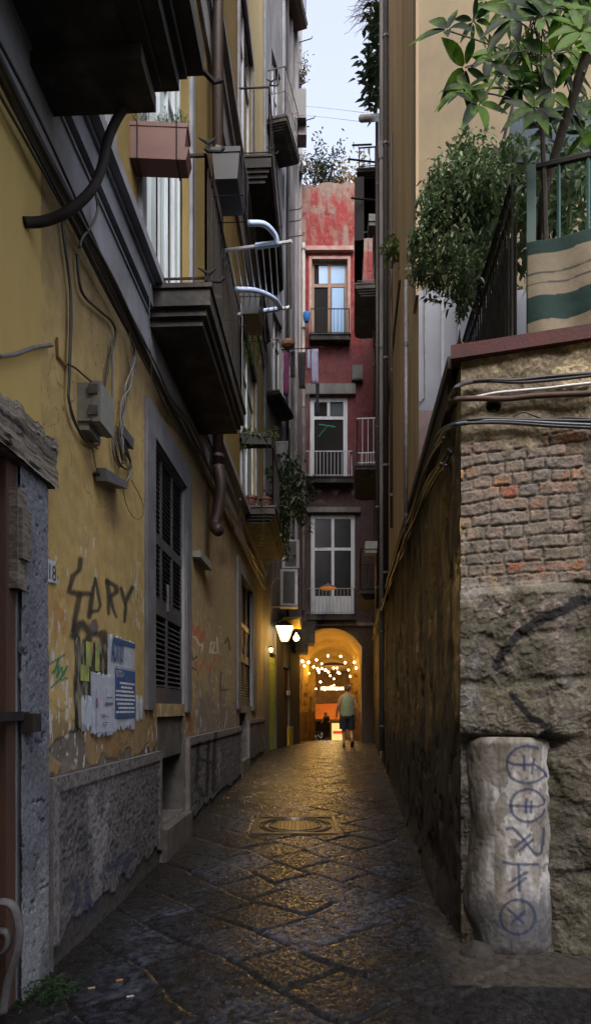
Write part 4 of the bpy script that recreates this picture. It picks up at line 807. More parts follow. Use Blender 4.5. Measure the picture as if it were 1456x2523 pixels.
# lantern, bulb, small lamp
q = P(701, 1580, 17.6); t = thing('street_lantern', 'brightly lit trapezoid lantern on the dark tenement, beside the lime door', 'lantern', q)
mb = MB(); w0, w1 = .10, .24; z0, z1 = .0, .40
mb.hexa([q+Vector((sx*w0, sy*w0, z0)) for sx, sy in ((-1, -1), (1, -1), (1, 1), (-1, 1))]+[q+Vector((sx*w1, sy*w1, z1)) for sx, sy in ((-1, -1), (1, -1), (1, 1), (-1, 1))]); mb.build('glass', warm('lantern_glow', 5, (1, .78, .38)), t)
mb = MB(); cs = [(q+Vector((sx*w0, sy*w0, z0)), q+Vector((sx*w1, sy*w1, z1))) for sx, sy in ((-1, -1), (1, -1), (1, 1), (-1, 1))]
for i, (a, b) in enumerate(cs): mb.tube([a, b], .010, 4); mb.tube([b, cs[(i+1) % 4][1]], .012, 4); mb.tube([a, cs[(i+1) % 4][0]], .012, 4)
mb.hexa([q+Vector((sx*w1, sy*w1, z1)) for sx, sy in ((-1, -1), (1, -1), (1, 1), (-1, 1))]+[q+Vector((sx*.05, sy*.05, z1+.16)) for sx, sy in ((-1, -1), (1, -1), (1, 1), (-1, 1))])
mb.tube([q+Vector((0, 0, z1+.15)), q+Vector((-.3, .25, z1+.2))], .015, 5); mb.build('frame', black_m, t); lamp_or_fill_light(t, q+Vector((.1, -.35, .2)), 42)
q = P(730, 1572, 17.9); t = thing('bare_bulb', 'round glowing bare bulb beside the bright lantern', 'light bulb', q); MB().lathe(q, [(.005, -.085), (.06, -.06), (.085, 0), (.06, .06), (.02, .1), (.02, .14)], 12).build('bulb', warm('bare_glow', 30, (1, .80, .42)), t, True)
MB().tube([q+Vector((0, 0, .13)), q+Vector((-.1, .3, .35))], .012, 5).build('arm', black_m, t); lamp_or_fill_light(t, q+Vector((0, -.2, -.05)), 45)
q = P(668, 1600, 17.2); t = thing('wall_lamp', 'small white glowing wall lamp left of the lime door', 'lamp', q); MB().lathe(q, [(.03, -.07), (.05, 0), (.035, .04)], 10).build('globe', warm('small_glow', 14, (1, .72, .35)), t, True); MB().lathe(q, [(.075, .04), (.04, .085), (.01, .1)], 10).build('cap', black_m, t)
lamp_or_fill_light(t, q+Vector((.12, -.15, -.02)), 9)
t = thing('awning_panel', 'yellow painted sheet canopy above the lantern', 'canopy', P(715, 1545, 18)); MB().hexa([P(684, 1548, 17.9), P(742, 1550, 17.9), P(746, 1545, 18.5), P(690, 1545, 18.5), P(690, 1530, 17.9), P(738, 1524, 17.9), P(744, 1520, 18.5), P(700, 1520, 18.5)]).build('sheet', mat('yellow_sheet', (.5, .36, .08), (.4, .28, .06)), t)
st_ = thing('stepped_canopy', 'dark stepped canopy with thin iron rail hanging at the left of the archway', 'canopy', P(755, 1600, 19.3))
MB().box(P(728, 0, 19.3).x, P(776, 0, 19.3).x, 19.2, 20.4, fz(1588)-.08, fz(1545)).box(P(728, 0, 19.3).x, P(759, 0, 19.3).x, 19.2, 20.3, P(0, 1606, 19.2).z, fz(1588)-.081).build('case', dark_p, st_)
mb = MB()
for k in range(6): mb.tube([P(748+k*5, 1480, 19.3), P(752+k*6, 1556, 19.3)], .007, 4)
for y in (1490, 1510, 1525, 1540): mb.tube([P(748, y, 19.29), P(776, y, 19.29)], .006, 4)
mb.build('rail', grey_m, st_)
t = thing('letter_box', 'narrow yellow box on the dark wall before the passage', 'box', FB.on(711, 1820, .05)); a, z0 = FB.hit(707, 1840); b, z1 = FB.hit(716, 1790); MB().fbox(FB, a, b, min(z0, z1), max(z0, z1), 0, .08).fbox(FB, a+.02, b-.02, max(z0, z1)-.06, max(z0, z1)-.04, .08, .09).build('case', mat('ochre_box', (.35, .26, .02)), t)
t = thing('wall_switch', 'small white plastic switch plate above the narrow yellow box', 'switch', FB.on(710, 1705, .03)); a, z0 = FB.hit(706, 1713); b, z1 = FB.hit(714, 1702); MB().fbox(FB, a, b, min(z0, z1), max(z0, z1), 0, .02).fbox(FB, a+.05, b-.05, min(z0, z1)+.05, max(z0, z1)-.05, .02, .03).build('plate', white_m, t)

# ---- shop scene beyond the passage
shop = thing('shop_front', 'bright bar front beyond the far end of the passage', 'shop', (3.2, 42, -.5))
MB().box(-3, 9, 42.6, 43, -1, 12).build('wall', mat('shop_wall', (.26, .15, .05), (.14, .08, .03)), shop); MB().box(-3, 9, 36.02, 42.6, 3.9, 4.3).build('added_ceiling', MATS['shop_wall'], shop)  # roof slab added over the open gap to keep sky light out
MB().hexa([P(768, 1772, 40), P(838, 1772, 40), P(838, 1775, 42), P(768, 1775, 42), P(773, 1735, 41), P(832, 1733, 41), P(832, 1733, 42), P(773, 1735, 42)]).build('awning', mat('orange_canvas', (.60, .16, .03), (.65, .22, .05), scale=1), shop)
MB().box(P(770, 0, 41).x, P(803, 0, 41).x, 41, 41.1, P(0, 1836, 41).z, P(0, 1778, 41).z).build('menu_board', blackv, shop)
mb = MB()
for k in range(34): x = random.uniform(772, 800); y = random.uniform(1783, 1830); a = P(x, y, 40.99); b = P(x+random.uniform(1.5, 5), y+1.8, 40.99); mb.box(a.x, b.x, 40.97, 40.985, b.z, a.z)
mb.build('menu_lettering', mat('lit_print', (.6, .6, .55), emit=(.9, .9, .8), es=.35*WL), shop)
MB().box(P(818, 0, 41.3).x, P(844, 0, 41.3).x, 41.3, 41.7, P(0, 1826, 41.3).z, P(0, 1782, 41.3).z).build('display_case', mat('lit_yellow', (.7, .55, .2), (.9, .75, .3), emit=(1, .72, .25), es=1.6*WL), shop)
MB().box(P(820, 0, 41.2).x, P(842, 0, 41.2).x, 41.15, 41.28, P(0, 1808, 41.2).z, P(0, 1801, 41.2).z).build('red_strip', mat('lit_red', (.6, .03, .02), emit=(1, .06, .03), es=1.2*WL), shop)
MB().box(P(790, 0, 39).x, P(878, 0, 39).x, 39, 39.3, P(0, 1700, 39).z, P(0, 1692, 39).z).build('light_strip', warm('strip_glow', 2.5, (1, .85, .5)), shop)
MB().box(P(862, 0, 41).x, P(884, 0, 41).x, 41, 41.3, P(0, 1830, 41).z, P(0, 1745, 41).z).build('side_panel', mat('brown_panel', (.28, .12, .07), (.14, .06, .08), scale=3), shop)
lamp_or_fill_light(shop, P(820, 1720, 38), 110, (1, .75, .42), .4); lamp_or_fill_light(shop, P(800, 1760, 38.5), 30, (1, .85, .6), .3); lamp_or_fill_light(shop, P(822, 1665, 37), 60, (1, .58, .14), .3); lamp_or_fill_light(shop, P(820, 1680, 40.5), 60, (1, .6, .18), .3)  # higher amber pair: fill lights added to brighten the dark passage end
t = thing('sign_board', 'tall white menu board standing at the end of the passage', 'sign', P(763, 1828, 38)); a, b = P(757, 1822, 38), P(767, 1783, 38); MB().box(a.x, b.x, 38, 38.06, a.z, b.z).build('board', mat('cream_board', (.6, .58, .5)), t)
mb = MB(); [mb.box(a.x+.05, b.x-.05, 37.985, 37.995, a.z+.08+.11*k, a.z+.13+.11*k) for k in range(8)]; mb.build('print', ink, t); mb = MB().box(a.x, a.x+.03, 38, 38.05, G(38), a.z).box(b.x-.03, b.x, 38, 38.05, G(38), a.z); mb.build('leg', black_m, t)
def chair(c, label):
    c = Vector(c); t = thing('cafe_chair', label, 'chair', c, 'cafe chairs by the passage end')
    MB().box(c.x-.24, c.x+.24, c.y-.24, c.y+.24, c.z+.43, c.z+.48).build('seat', MATS['black_cloth'], t); MB().box(c.x-.24, c.x+.24, c.y-.27, c.y-.22, c.z+.5, c.z+.95).build('backrest', MATS['black_cloth'], t)
    for sx in (-1, 1):
        for sy in (-1, 1): MB().tube([c+Vector((sx*.22, sy*.22, .43)), c+Vector((sx*.25, sy*.26, 0))], .018, 5).build('leg', grey_m, t)
chair((P(748, 0, 36).x+.55, 36, G(36)), 'black cafe chair nearer the left wall at the passage end'); chair((P(748, 0, 37).x+1.0, 37.2, G(37.2)), 'black cafe chair behind the first at the passage end')

# ================================================================ people
def figure(name, label, base, joints, edges, radii, skin_m):
    me = bpy.data.meshes.new(name); me.from_pydata([Vector(j) for j in joints], edges, []); o = bpy.data.objects.new(name, me); COL.objects.link(o); o.location = base; ORG[o.name] = Vector(base)
    me.materials.append(skin_m); sk = o.modifiers.new('skin', 'SKIN'); sk.use_smooth_shade = True
    for i, v in enumerate(me.skin_vertices[0].data): v.radius = radii[i] if isinstance(radii[i], tuple) else (radii[i], radii[i]); v.use_root = (i == 0)
    ss = o.modifiers.new('sub', 'SUBSURF'); ss.levels = 2; ss.render_levels = 2
    return tag(o, label, 'person')
def walker():
    base = Vector((P(855, 0, 18.7).x, 18.7, G(18.7)))
    J = dict(pel=(0, 0, .95), wai=(0, .0, 1.10), che=(0, .02, 1.32), nk=(0, .02, 1.48), nk2=(0, .04, 1.54), hd=(0, .05, 1.63), hd2=(0, .05, 1.73),
             shl=(-.17, .02, 1.43), ell=(-.27, -.02, 1.15), wrl=(-.30, .10, .92), hl=(-.30, .13, .84), shr=(.17, .02, 1.43), elr=(.27, .0, 1.15), wrr=(.31, .06, .90), hr=(.31, .08, .82),
             hpl=(-.09, 0, .90), knl=(-.10, .06, .50), anl=(-.09, .02, .08), ftl=(-.09, .16, .03), hpr=(.09, 0, .90), knr=(.11, .10, .50), anr=(.12, -.22, .24), ftr=(.13, -.18, .08))
    ks = list(J); E = [('pel', 'wai'), ('wai', 'che'), ('che', 'nk'), ('nk', 'nk2'), ('nk2', 'hd'), ('hd', 'hd2'), ('nk', 'shl'), ('shl', 'ell'), ('ell', 'wrl'), ('wrl', 'hl'), ('nk', 'shr'), ('shr', 'elr'), ('elr', 'wrr'), ('wrr', 'hr'),
                       ('pel', 'hpl'), ('hpl', 'knl'), ('knl', 'anl'), ('anl', 'ftl'), ('pel', 'hpr'), ('hpr', 'knr'), ('knr', 'anr'), ('anr', 'ftr')]
    rad = dict(pel=(.15, .11), wai=(.14, .10), che=(.16, .11), nk=.06, nk2=.055, hd=.085, hd2=.075, shl=.06, ell=.042, wrl=.03, hl=.028, shr=.06, elr=.042, wrr=.03, hr=.028, hpl=.09, knl=.06, anl=.04, ftl=.035, hpr=.09, knr=.06, anr=.04, ftr=.035)
    o = figure('person', 'man walking away under the archway in a sage green tank top, dark shorts and sandals', base, [J[k] for k in ks], [(ks.index(a), ks.index(b)) for a, b in E], [rad[k] for k in ks], skin)
    def ring(prof, n=20):
        mb = MB(); b0 = 0
        for (cx, cy, z, rx, ry) in prof:
            for k in range(n): a = 2*PI*k/n; w_ = 1+.05*math.sin(a*5+z*9); mb.v.append((base.x+cx+rx*w_*math.cos(a), base.y+cy+ry*w_*math.sin(a), base.z+z))
        for i in range(len(prof)-1):
            for k in range(n): mb.f.append((i*n+k, i*n+(k+1) % n, (i+1)*n+(k+1) % n, (i+1)*n+k))
        return mb
    m = ring([(0, 0, .88, .205, .155), (0, 0, 1.0, .20, .15), (0, .0, 1.15, .19, .14), (0, .02, 1.3, .195, .145), (0, .02, 1.40, .185, .125), (0, .02, 1.47, .13, .09), (0, .03, 1.50, .07, .065)]).build('tank_top', mat('sage_cotton', (.20, .27, .16), (.15, .20, .12), scale=10), o, True)
    sh = mat('navy_shorts', (.015, .017, .028)); mb = ring([(-.10, .03, .50, .115, .115), (-.105, .02, .7, .12, .125), (-.09, 0, .92, .12, .13)]); b = ring([(.115, .05, .50, .115, .115), (.11, .03, .7, .12, .125), (.09, 0, .92, .12, .13)]); mb.add(b.v, b.f); c_ = ring([(0, 0, .80, .20, .14), (0, 0, .98, .195, .145)]); mb.add(c_.v, c_.f); mb.build('shorts', sh, o, True)
    mb = MB(); mb.lathe(base+Vector((0, .03, 1.66)), [(.02, -.08), (.085, -.04), (.098, .02), (.085, .09), (.05, .125), (.01, .135)], 14); mb.build('hair', mat('brown_hair', (.16, .08, .05)), o, True)
    for sx in (-1, 1): MB().leaf(base+Vector((sx*.098, .05, 1.64)), (0, -.3, 1), (sx, 0, 0), .05, .03, 0, 3).build('ear', skin, o, True)
    MB().box(base.x-.135, base.x-.045, base.y-.05, base.y+.21, base.z-.0, base.z+.022).build('sandal', black_m, o); q = base+Vector((.13, -.26, .17)); MB().hexa([q+Vector(v) for v in ((-.045, -.02, -.01), (.045, -.02, -.01), (.045, .12, -.16), (-.045, .12, -.16), (-.045, -.05, -.03), (.045, -.05, -.03), (.045, .09, -.185), (-.045, .09, -.185))]).build('sandal', black_m, o)
    for (s, w_) in (('hl', -1), ('hr', 1)):
        h = base+Vector(J[s]); mb = MB()
        for k in range(4): mb.tube([h+Vector((w_*.004, -.022+k*.015, -.01)), h+Vector((w_*.004, -.020+k*.016, -.055-.008*(k in (1, 2)))), h+Vector((-w_*.012, -.018+k*.016, -.085-.01*(k in (1, 2))))], [.009, .008, .006], 5)
        mb.tube([h+Vector((0, .025, .01)), h+Vector((-w_*.01, .045, -.03))], [.010, .007], 5); mb.build('finger', skin, o, True)
walker()
def waitress():
    base = Vector((P(805, 0, 37.5).x, 37.5, G(37.5)))
    J = dict(pel=(0, 0, .92), wai=(0, 0, 1.06), che=(-.02, -.02, 1.25), nk=(-.04, -.03, 1.40), hd=(-.06, -.04, 1.5), hd2=(-.07, -.05, 1.60), shl=(-.18, -.02, 1.35), ell=(-.25, -.08, 1.1), wrl=(-.34, -.2, .98), shr=(.12, 0, 1.35), elr=(.2, -.1, 1.12), wrr=(.05, -.24, 1.05), hpl=(-.09, 0, .87), knl=(-.1, 0, .48), anl=(-.1, 0, .08), ftl=(-.1, -.12, .03), hpr=(.09, 0, .87), knr=(.1, 0, .48), anr=(.1, 0, .08), ftr=(.1, -.12, .03))
    ks = list(J); E = [('pel', 'wai'), ('wai', 'che'), ('che', 'nk'), ('nk', 'hd'), ('hd', 'hd2'), ('nk', 'shl'), ('shl', 'ell'), ('ell', 'wrl'), ('nk', 'shr'), ('shr', 'elr'), ('elr', 'wrr'), ('pel', 'hpl'), ('hpl', 'knl'), ('knl', 'anl'), ('anl', 'ftl'), ('pel', 'hpr'), ('hpr', 'knr'), ('knr', 'anr'), ('anr', 'ftr')]
    rad = dict(pel=(.15, .11), wai=(.13, .10), che=(.14, .11), nk=.05, hd=.085, hd2=.075, shl=.055, ell=.04, wrl=.03, shr=.055, elr=.04, wrr=.03, hpl=.09, knl=.065, anl=.04, ftl=.035, hpr=.09, knr=.065, anr=.04, ftr=.035)
    o = figure('person', 'person in black clothes and apron standing by the chairs at the passage end', base, [J[k] for k in ks], [(ks.index(a), ks.index(b)) for a, b in E], [rad[k] for k in ks], skin)
    MB().lathe(base, [(.22, .18), (.2, .6), (.17, .95), (.17, 1.2), (.15, 1.36), (.06, 1.42)], 16).build('dress', MATS['black_cloth'], o, True)
    MB().lathe(base+Vector((-.065, -.02, 1.5)), [(.02, -.06), (.09, 0), (.095, .08), (.05, .13), (.01, .14)], 12).build('hair', MATS['brown_hair'], o, True)
waitress()

# ================================================================ RIGHT: corner wall
RW = thing('garden_wall', 'old rubble and brick corner wall with a red coping, holding up a terrace on the right', 'wall', (1.6, 4.3, 0))
Z6 = zc(1000, 1560, 2.3636); Zb = zc(1000, 1000, 2.3636); Zc = zc(1000, 2000, 2.3636)
def corner_wall():
    s = np.concatenate([np.arange(0, .95, .0062), np.arange(.95, 4.5, .03)]); z = np.arange(-.1, 3.72, .0062)
    A, Z = np.meshgrid(s, z, indexing='ij'); n = fbm(A*7, Z*7, 5, 1); nf = fbm(A*60, Z*60, 3, 2); nb = fbm(A*2.2, Z*2.2, 4, 3); wob = (fbm(A*4, Z*4, 3, 6)-.5)
    # bricks
    rh = .078; q = Z+wob*.05; r = np.floor(q/rh); fz_ = (q/rh-r)*rh; bl = .23; x = A+hsh(r, r*0, 5)*.3+wob*.03; ib = np.floor(x/bl); w_ = (x/bl-ib)*bl
    half = hsh(ib, r, 8) > .6; w2 = np.where(half, np.minimum(np.minimum(w_, bl-w_), np.abs(w_-.115)), np.minimum(w_, bl-w_)); jd = np.minimum(np.minimum(fz_, rh-fz_), w2)+(nf-.5)*.012
    binn = sst(.003, .012, jd); hb = hsh(ib+half*(w_ > .115)*.5, r, 7); hb2 = hsh(ib+half*(w_ > .115)*.5, r, 17)
    pal = np.array([(.30, .15, .08), (.25, .17, .10), (.24, .09, .055), (.15, .13, .115), (.26, .19, .11), (.19, .14, .115), (.30, .155, .08)]); BC = pal[(hb*6.99).astype(int)]*(.7+.5*hb2)[..., None]
    BC = mixc(BC, (.165, .15, .135), sst(.44, .58, n)*.75); BC = mixc(np.ones(A.shape+(3,))*np.array([.15, .13, .11]), 1, binn*0)*(1-binn[..., None])+BC*binn[..., None]
    BC = mixc(BC, (.15, .13, .105), sst(.52, .64, fbm(A*6, Z*9, 4, 71))*.75)
    BC = mixc(BC, (.015, .013, .012), (1-sst(.0, .005, jd))*sst(.45, .55, nb)*.9)
    cb = np.floor(fbm(A*22, Z*26, 3, 95)*5)/5; BC = mixc(BC, (.10, .09, .08), (cb < .3)*.7)
    bh = (cb-.5)*.010+binn*(.007+.005*hb)-.008+(nf-.5)*.008+(n-.5)*.014
    # rubble blocks
    rows = [(-.2, .45), (.45, .9), (.9, 1.33), (1.33, 1.67), (1.67, 1.98), (1.98, 2.28)]; zr = Z+wob*.16; jdr = np.full(A.shape, 9.); idr = np.zeros(A.shape)
    for i, (a, b) in enumerate(rows):
        m = (zr >= a) & (zr < b); L = .42+.2*hsh(np.array(i), np.array(3), 1); xx = A+i*.23+wob*.2; k = np.floor(xx/L); dx = np.minimum(xx-k*L, (k+1)*L-xx); dz = np.minimum(zr-a, b-zr); jdr = np.where(m, np.minimum(dx, dz)+(nf-.5)*.02, jdr); idr = np.where(m, i*7+k, idr)
    rin = sst(.004, .05, jdr); hr_ = hsh(idr, idr*0, 3)
    RC = np.ones(A.shape+(3,))*np.array([.145, .13, .105]); RC *= (.75+.5*hr_)[..., None]; RC = mixc(RC, (.16, .165, .18), sst(.5, .62, nb)*.6*(A < .45)); RC = mixc(RC, (.34, .27, .25), sst(.60, .68, fbm(A*9, Z*9, 4, 33))*(Z > 1.7)*.8*(A < .6))
    RC = mixc(RC, (.06, .052, .04), (1-rin)*.55); RC *= (.5+1.0*nf)[..., None]; RC = mixc(RC, (.10, .09, .065), sst(.45, .6, fbm(A*11, Z*11, 4, 83))*.5); RC = mixc(RC, (.07, .065, .03), sst(.55, .7, fbm(A*5, Z*5, 3, 41))*.5)
    chip = np.floor(fbm(A*5, Z*6, 4, 93)*9)/9; chip2 = np.floor(fbm(A*17, Z*19, 3, 94)*5)/5
    RC *= (.65+.7*chip)[..., None]; RC = mixc(RC, (.05, .045, .04), (chip2 < .3)*.6); RC = RC*np.where(Z < 1.33, .72, .9)[..., None]
    rhh = (chip-.5)*.05+(chip2-.5)*.012+rin*.014-.013+(n-.5)*.028+(nf-.5)*.005
    # top plaster
    TC = np.ones(A.shape+(3,))*np.array([.17, .14, .095]); TC *= (.5+n)[..., None]; TC = mixc(TC, (.42, .35, .22), sst(.58, .66, fbm(A*4.5, Z*6, 3, 55))*.8*(Z > 3.45)); TC *= (.6+.8*nf)[..., None]; th_ = (n-.5)*.04+(nf-.5)*.012
    mb_ = sst(2.24, 2.28, Z+(n-.5)*.10); mt = sst(3.14, 3.24, Z+(n-.5)*.35); mr_ = sst(.70, .74, A+(n-.5)*.10)
    C = RC*(1-mb_[..., None])+BC*mb_[..., None]; h = rhh*(1-mb_)+bh*mb_; C = C*(1-mt[..., None])+TC*mt[..., None]; h = h*(1-mt)+th_*mt
    rm_ = mr_*(Z < 3.14); C = C*(1-rm_[..., None])+RC*rm_[..., None]; h = h*(1-rm_)+rhh*rm_
    C = C*1.05; h = h+.085*sst(1.30, 1.35, Z)*(1-sst(2.2, 2.3, Z))*sst(.70, .55, A)+.03*sst(.35, .5, A)*0
    X = FC.p0.x+FC.d.x*A+FC.n.x*h; Y = FC.p0.y+FC.d.y*A+FC.n.y*h; U, V = proj(X, Y, Z)
    K = lambda *p: [Z6(a, b) for a, b in p]
    for pts, wd in ((K((840, 620), (900, 510), (990, 410), (1100, 330), (1190, 290), (1290, 250), (1370, 205), (1430, 195)), 11), (K((1330, 200), (1400, 180)), 10), (K((940, 800), (1010, 890), (1060, 950), (1140, 990), (1170, 1040), (1120, 1090)), 8), (K((880, 295), (960, 270)), 4)):
        C = mixc(C, (.010, .010, .011), 1-sst(wd*.8, wd*1.25, segd(U, V, pts)+(nf-.5)*7))
    rh_ = np.hypot((U-Zb(820, 260)[0])/20, (V-Zb(820, 260)[1])/16); C = mixc(C, (.006, .006, .006), 1-sst(.8, 1.1, rh_)); h2 = -.05*(1-sst(.7, 1.1, rh_)); X = X+FC.n.x*h2; Y = Y+FC.n.y*h2
    C = mixc(C, (.09, .085, .06), sst(.35, .0, Z)*.4)
    gridmesh('front_face', X, Y, Z, C, None, paint_x, RW)
corner_wall()
def side_wall():
    s0 = (4.15-FRW.p0.y)/FRW.d.y; s = [s0]
    while s[-1] < 20.7: s.append(s[-1]+.003*s[-1])
    s = np.array(s); z = np.concatenate([np.arange(-.1, 3.95, .018)]); A, Z = np.meshgrid(s, z, indexing='ij')
    n = fbm(A*2.5, Z*2.5, 5, 1); nf = fbm(A*16, Z*16, 3, 2); st = fbm(A*9, Z*.8, 4, 3); n2 = fbm(A*1.1, Z*1.0, 3, 4)
    C = np.ones(A.shape+(3,))*np.array([.21, .155, .06]); C = mixc(C, (.10, .075, .035), sst(.42, .65, st)*.8); C = mixc(C, (.15, .075, .03), sst(.55, .68, n)*.6); C = mixc(C, (.045, .035, .025), sst(.56, .66, fbm(A*4, Z*1.3, 4, 9))*.8)
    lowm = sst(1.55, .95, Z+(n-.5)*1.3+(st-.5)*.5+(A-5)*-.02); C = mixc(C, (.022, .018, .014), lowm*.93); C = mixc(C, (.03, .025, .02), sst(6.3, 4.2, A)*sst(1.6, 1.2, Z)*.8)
    C = mixc(C, (.34, .24, .10), sst(.66, .74, fbm(A*3, Z*1.2, 4, 91))*sst(1.2, 1.6, Z)*.7); C = mixc(C, (.03, .025, .02), sst(2.9, 3.6, Z+(n-.5)*.8)*.6); C *= (1.0+.8*nf)[..., None]
    pit = (fbm(A*5, Z*3, 4, 21) > .63); off = (n-.5)*.05+(nf-.5)*.012-pit*.025-sst(.2, .0, A-s0)*.0
    off += .05*sst(.3, 0, Z)*sst(4.2, 5, A)
    X = FRW.p0.x+FRW.d.x*A+FRW.n.x*off; Y = FRW.p0.y+FRW.d.y*A+FRW.n.y*off
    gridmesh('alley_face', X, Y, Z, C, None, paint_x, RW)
side_wall()
# flush corner stone column closing the edge
MB().fbox(FRW, 4.6, 6.7, -.3, 3.68, -4, -.12).build('core', blackv, RW)
MB().add([(1.06, 4.19, 3.70), FC.pt(4.4, 3.70, -.02), (5.2, 6.74, 3.70), (1.285, 6.74, 3.70)], [(0, 1, 2, 3)]).build('terrace_floor', dk_w, RW)
cop = mat('red_coping', (.085, .02, .02), (.05, .018, .018), scale=8, bump=.3)
MB().fbox(FC, -.06, 4.4, 3.72, 3.805, -.35, .05).build('coping', cop, RW)
MB().fbox(FRW, 4.25, 18.5, 3.72, 3.80, -.04, .07).fbox(FRW, 4.4, 8.3, 3.55, 3.72, -.04, .05).build('dark_coping', mat('dark_timber', (.03, .025, .02), (.05, .04, .03), scale=8, bump=.4), RW)
# guard stone
def guard():
    cx, cy = FC.pt(.325, 0, .0).x, FC.pt(.325, 0, 0).y+.12; th = np.linspace(-.15*PI, 1.15*PI, 190); z = np.arange(-.12, 1.335, .007); T, Z = np.meshgrid(th, z, indexing='ij')
    rr = .275+.01*(1-Z/1.33)+.012*np.exp(-((Z-.25)/.2)**2); rr = rr-.06*sst(.3, .0, Z)*0; n = fbm(T*4, Z*4, 5, 1); nf = fbm(T*14, Z*40, 3, 2)
    left = np.cos(T); dent = np.exp(-((T-PI*.97)/.35)**2)*np.exp(-((Z-.78)/.16)**2)*.03+np.exp(-((T-PI*.9)/.4)**2)*np.exp(-((Z-.05)/.13)**2)*.05
    rr = rr+(n-.5)*.018+(nf-.5)*.004-dent-.03*sst(1.27, 1.33, Z)**2-.26*sst(1.322, 1.334, Z)-.05*sst(.06, -.1, Z)
    X = cx+rr*np.cos(T)*1.0; Y = cy-rr*np.sin(T)*.85
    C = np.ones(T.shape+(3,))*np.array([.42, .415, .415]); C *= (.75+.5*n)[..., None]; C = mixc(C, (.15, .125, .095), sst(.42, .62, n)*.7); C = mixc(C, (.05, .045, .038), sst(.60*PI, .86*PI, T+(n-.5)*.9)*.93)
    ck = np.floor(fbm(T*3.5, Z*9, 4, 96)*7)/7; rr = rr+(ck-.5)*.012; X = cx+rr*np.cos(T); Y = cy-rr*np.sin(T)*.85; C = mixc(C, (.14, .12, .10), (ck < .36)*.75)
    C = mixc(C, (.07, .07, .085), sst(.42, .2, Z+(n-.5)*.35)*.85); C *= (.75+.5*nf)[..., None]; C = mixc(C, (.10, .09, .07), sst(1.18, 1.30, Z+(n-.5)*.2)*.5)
    U, V = proj(X, Y, Z); K = lambda *p: [Zc(a, b) for a, b in p]; circ = lambda x, y, rx, ry, a0=0, a1=360: K(*[(x+rx*math.cos(R(a)), y+ry*math.sin(R(a))) for a in np.linspace(a0, a1, 28)])
    ss = [circ(1040, 215, 130, 120, 150, 300), K((915, 200), (960, 215), (1090, 215), (1150, 260), (1165, 290)), circ(1040, 240, 130, 95, 20, 150), K((1020, 155), (1022, 250)), K((1085, 180), (1070, 270)),
          circ(1045, 480, 112, 105, 15, 340), K((930, 480), (1110, 488), (1150, 470), (1155, 440)), K((1035, 440), (1032, 525)), K((1070, 455), (1065, 522)),
          K((910, 630), (950, 625), (1020, 700), (1080, 780), (1110, 800), (1135, 780), (1145, 700), (1148, 630)), K((1060, 670), (960, 750)), K((1080, 700), (990, 770)),
          K((890, 845), (960, 860), (1110, 860)), K((985, 860), (990, 1030)), K((940, 970), (1040, 910)), K((925, 1030), (1030, 950)),
          circ(980, 1200, 112, 112, 0, 360), K((925, 1155), (1015, 1240)), K((1025, 1165), (945, 1235))]
    for p in ss: C = mixc(C, (.015, .03, .09), (1-sst(2.0, 5.4, segd(U, V, p)*(.7+.7*n)+(nf-.5)*2.6))*(.65+.3*n))
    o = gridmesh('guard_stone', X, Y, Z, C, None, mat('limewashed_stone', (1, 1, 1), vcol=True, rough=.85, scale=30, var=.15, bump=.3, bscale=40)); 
    return tag(o, 'rounded whitish guard stone with blue painted symbols at the foot of the corner wall', 'guard stone')
gs = guard()
mb = MB(); q = Vector((1.12, 3.98, -.05)); mb.lathe(q, [(.09, 0), (.11, .03), (.10, .07), (.065, .105), (.02, .12)], 14); mb.v = [(x+.018*math.sin(z*40+x*30), y+.015*math.cos(x*50), z) for x, y, z in mb.v]
mb.build('loose_stone', mat('brown_stone', (.035, .03, .026), (.016, .014, .012), scale=18, bump=.9), None, True, 'rough brown stone wedged at the left foot of the guard stone', 'stone')
# cables on the corner wall
for i, (pts, r, m, lab) in enumerate((
  ([(540, 210), (570, 150), (640, 110), (800, 92), (960, 95), (1200, 70), (1480, 50)], .013, cable_m, 'upper thick black cable across the top of the brick corner wall'),
  ([(560, 190), (590, 140), (680, 108), (820, 100), (1000, 108), (1250, 88), (1480, 62)], .010, cable_m, 'black cable just below the upper thick one on the corner wall'),
  ([(700, 205), (830, 178), (950, 165), (1150, 148), (1300, 130), (1480, 110)], .009, white_m, 'white conduit rising to the right on the corner wall'),
  ([(530, 280), (560, 225), (700, 212), (900, 215), (1100, 195), (1480, 178)], .017, mat('rusty_pipe', (.10, .06, .045), (.05, .035, .03)), 'rusty brown pipe under the white conduit on the corner wall'),
  ([(440, 500), (470, 430), (540, 385), (640, 355), (780, 342), (900, 345), (1100, 352), (1480, 358)], .011, cable_m, 'lower black cable around the corner above the bricks'),
  ([(450, 520), (500, 425), (560, 385), (660, 365), (800, 355), (950, 358), (1200, 372), (1480, 385)], .011, mat('blue_grey_cable', (.09, .11, .16), (.05, .06, .09), rough=.4), 'blue grey cable above the bricks of the corner wall'),
  ([(470, 520), (530, 410), (620, 378), (760, 368), (950, 372), (1200, 390), (1480, 402)], .010, cable_m, 'lowest black cable above the bricks of the corner wall'),
  ([(930, 345), (1010, 300), (1080, 320), (1160, 345), (1290, 335), (1480, 345)], .006, cable_m, 'thin crooked wire on top of the lower cables of the corner wall'))):
    w3 = []
    for a, b in pts:
        px, py = Zb(a, b); s, zz = FC.hit(px, py, .05)
        w3.append(FC.pt(s, zz, .05) if s > 0 else FRW.on(px, py, .06))
    wires('corner_cable', w3, r, m, lab, 'cable', 'cables across the corner wall', n=6)
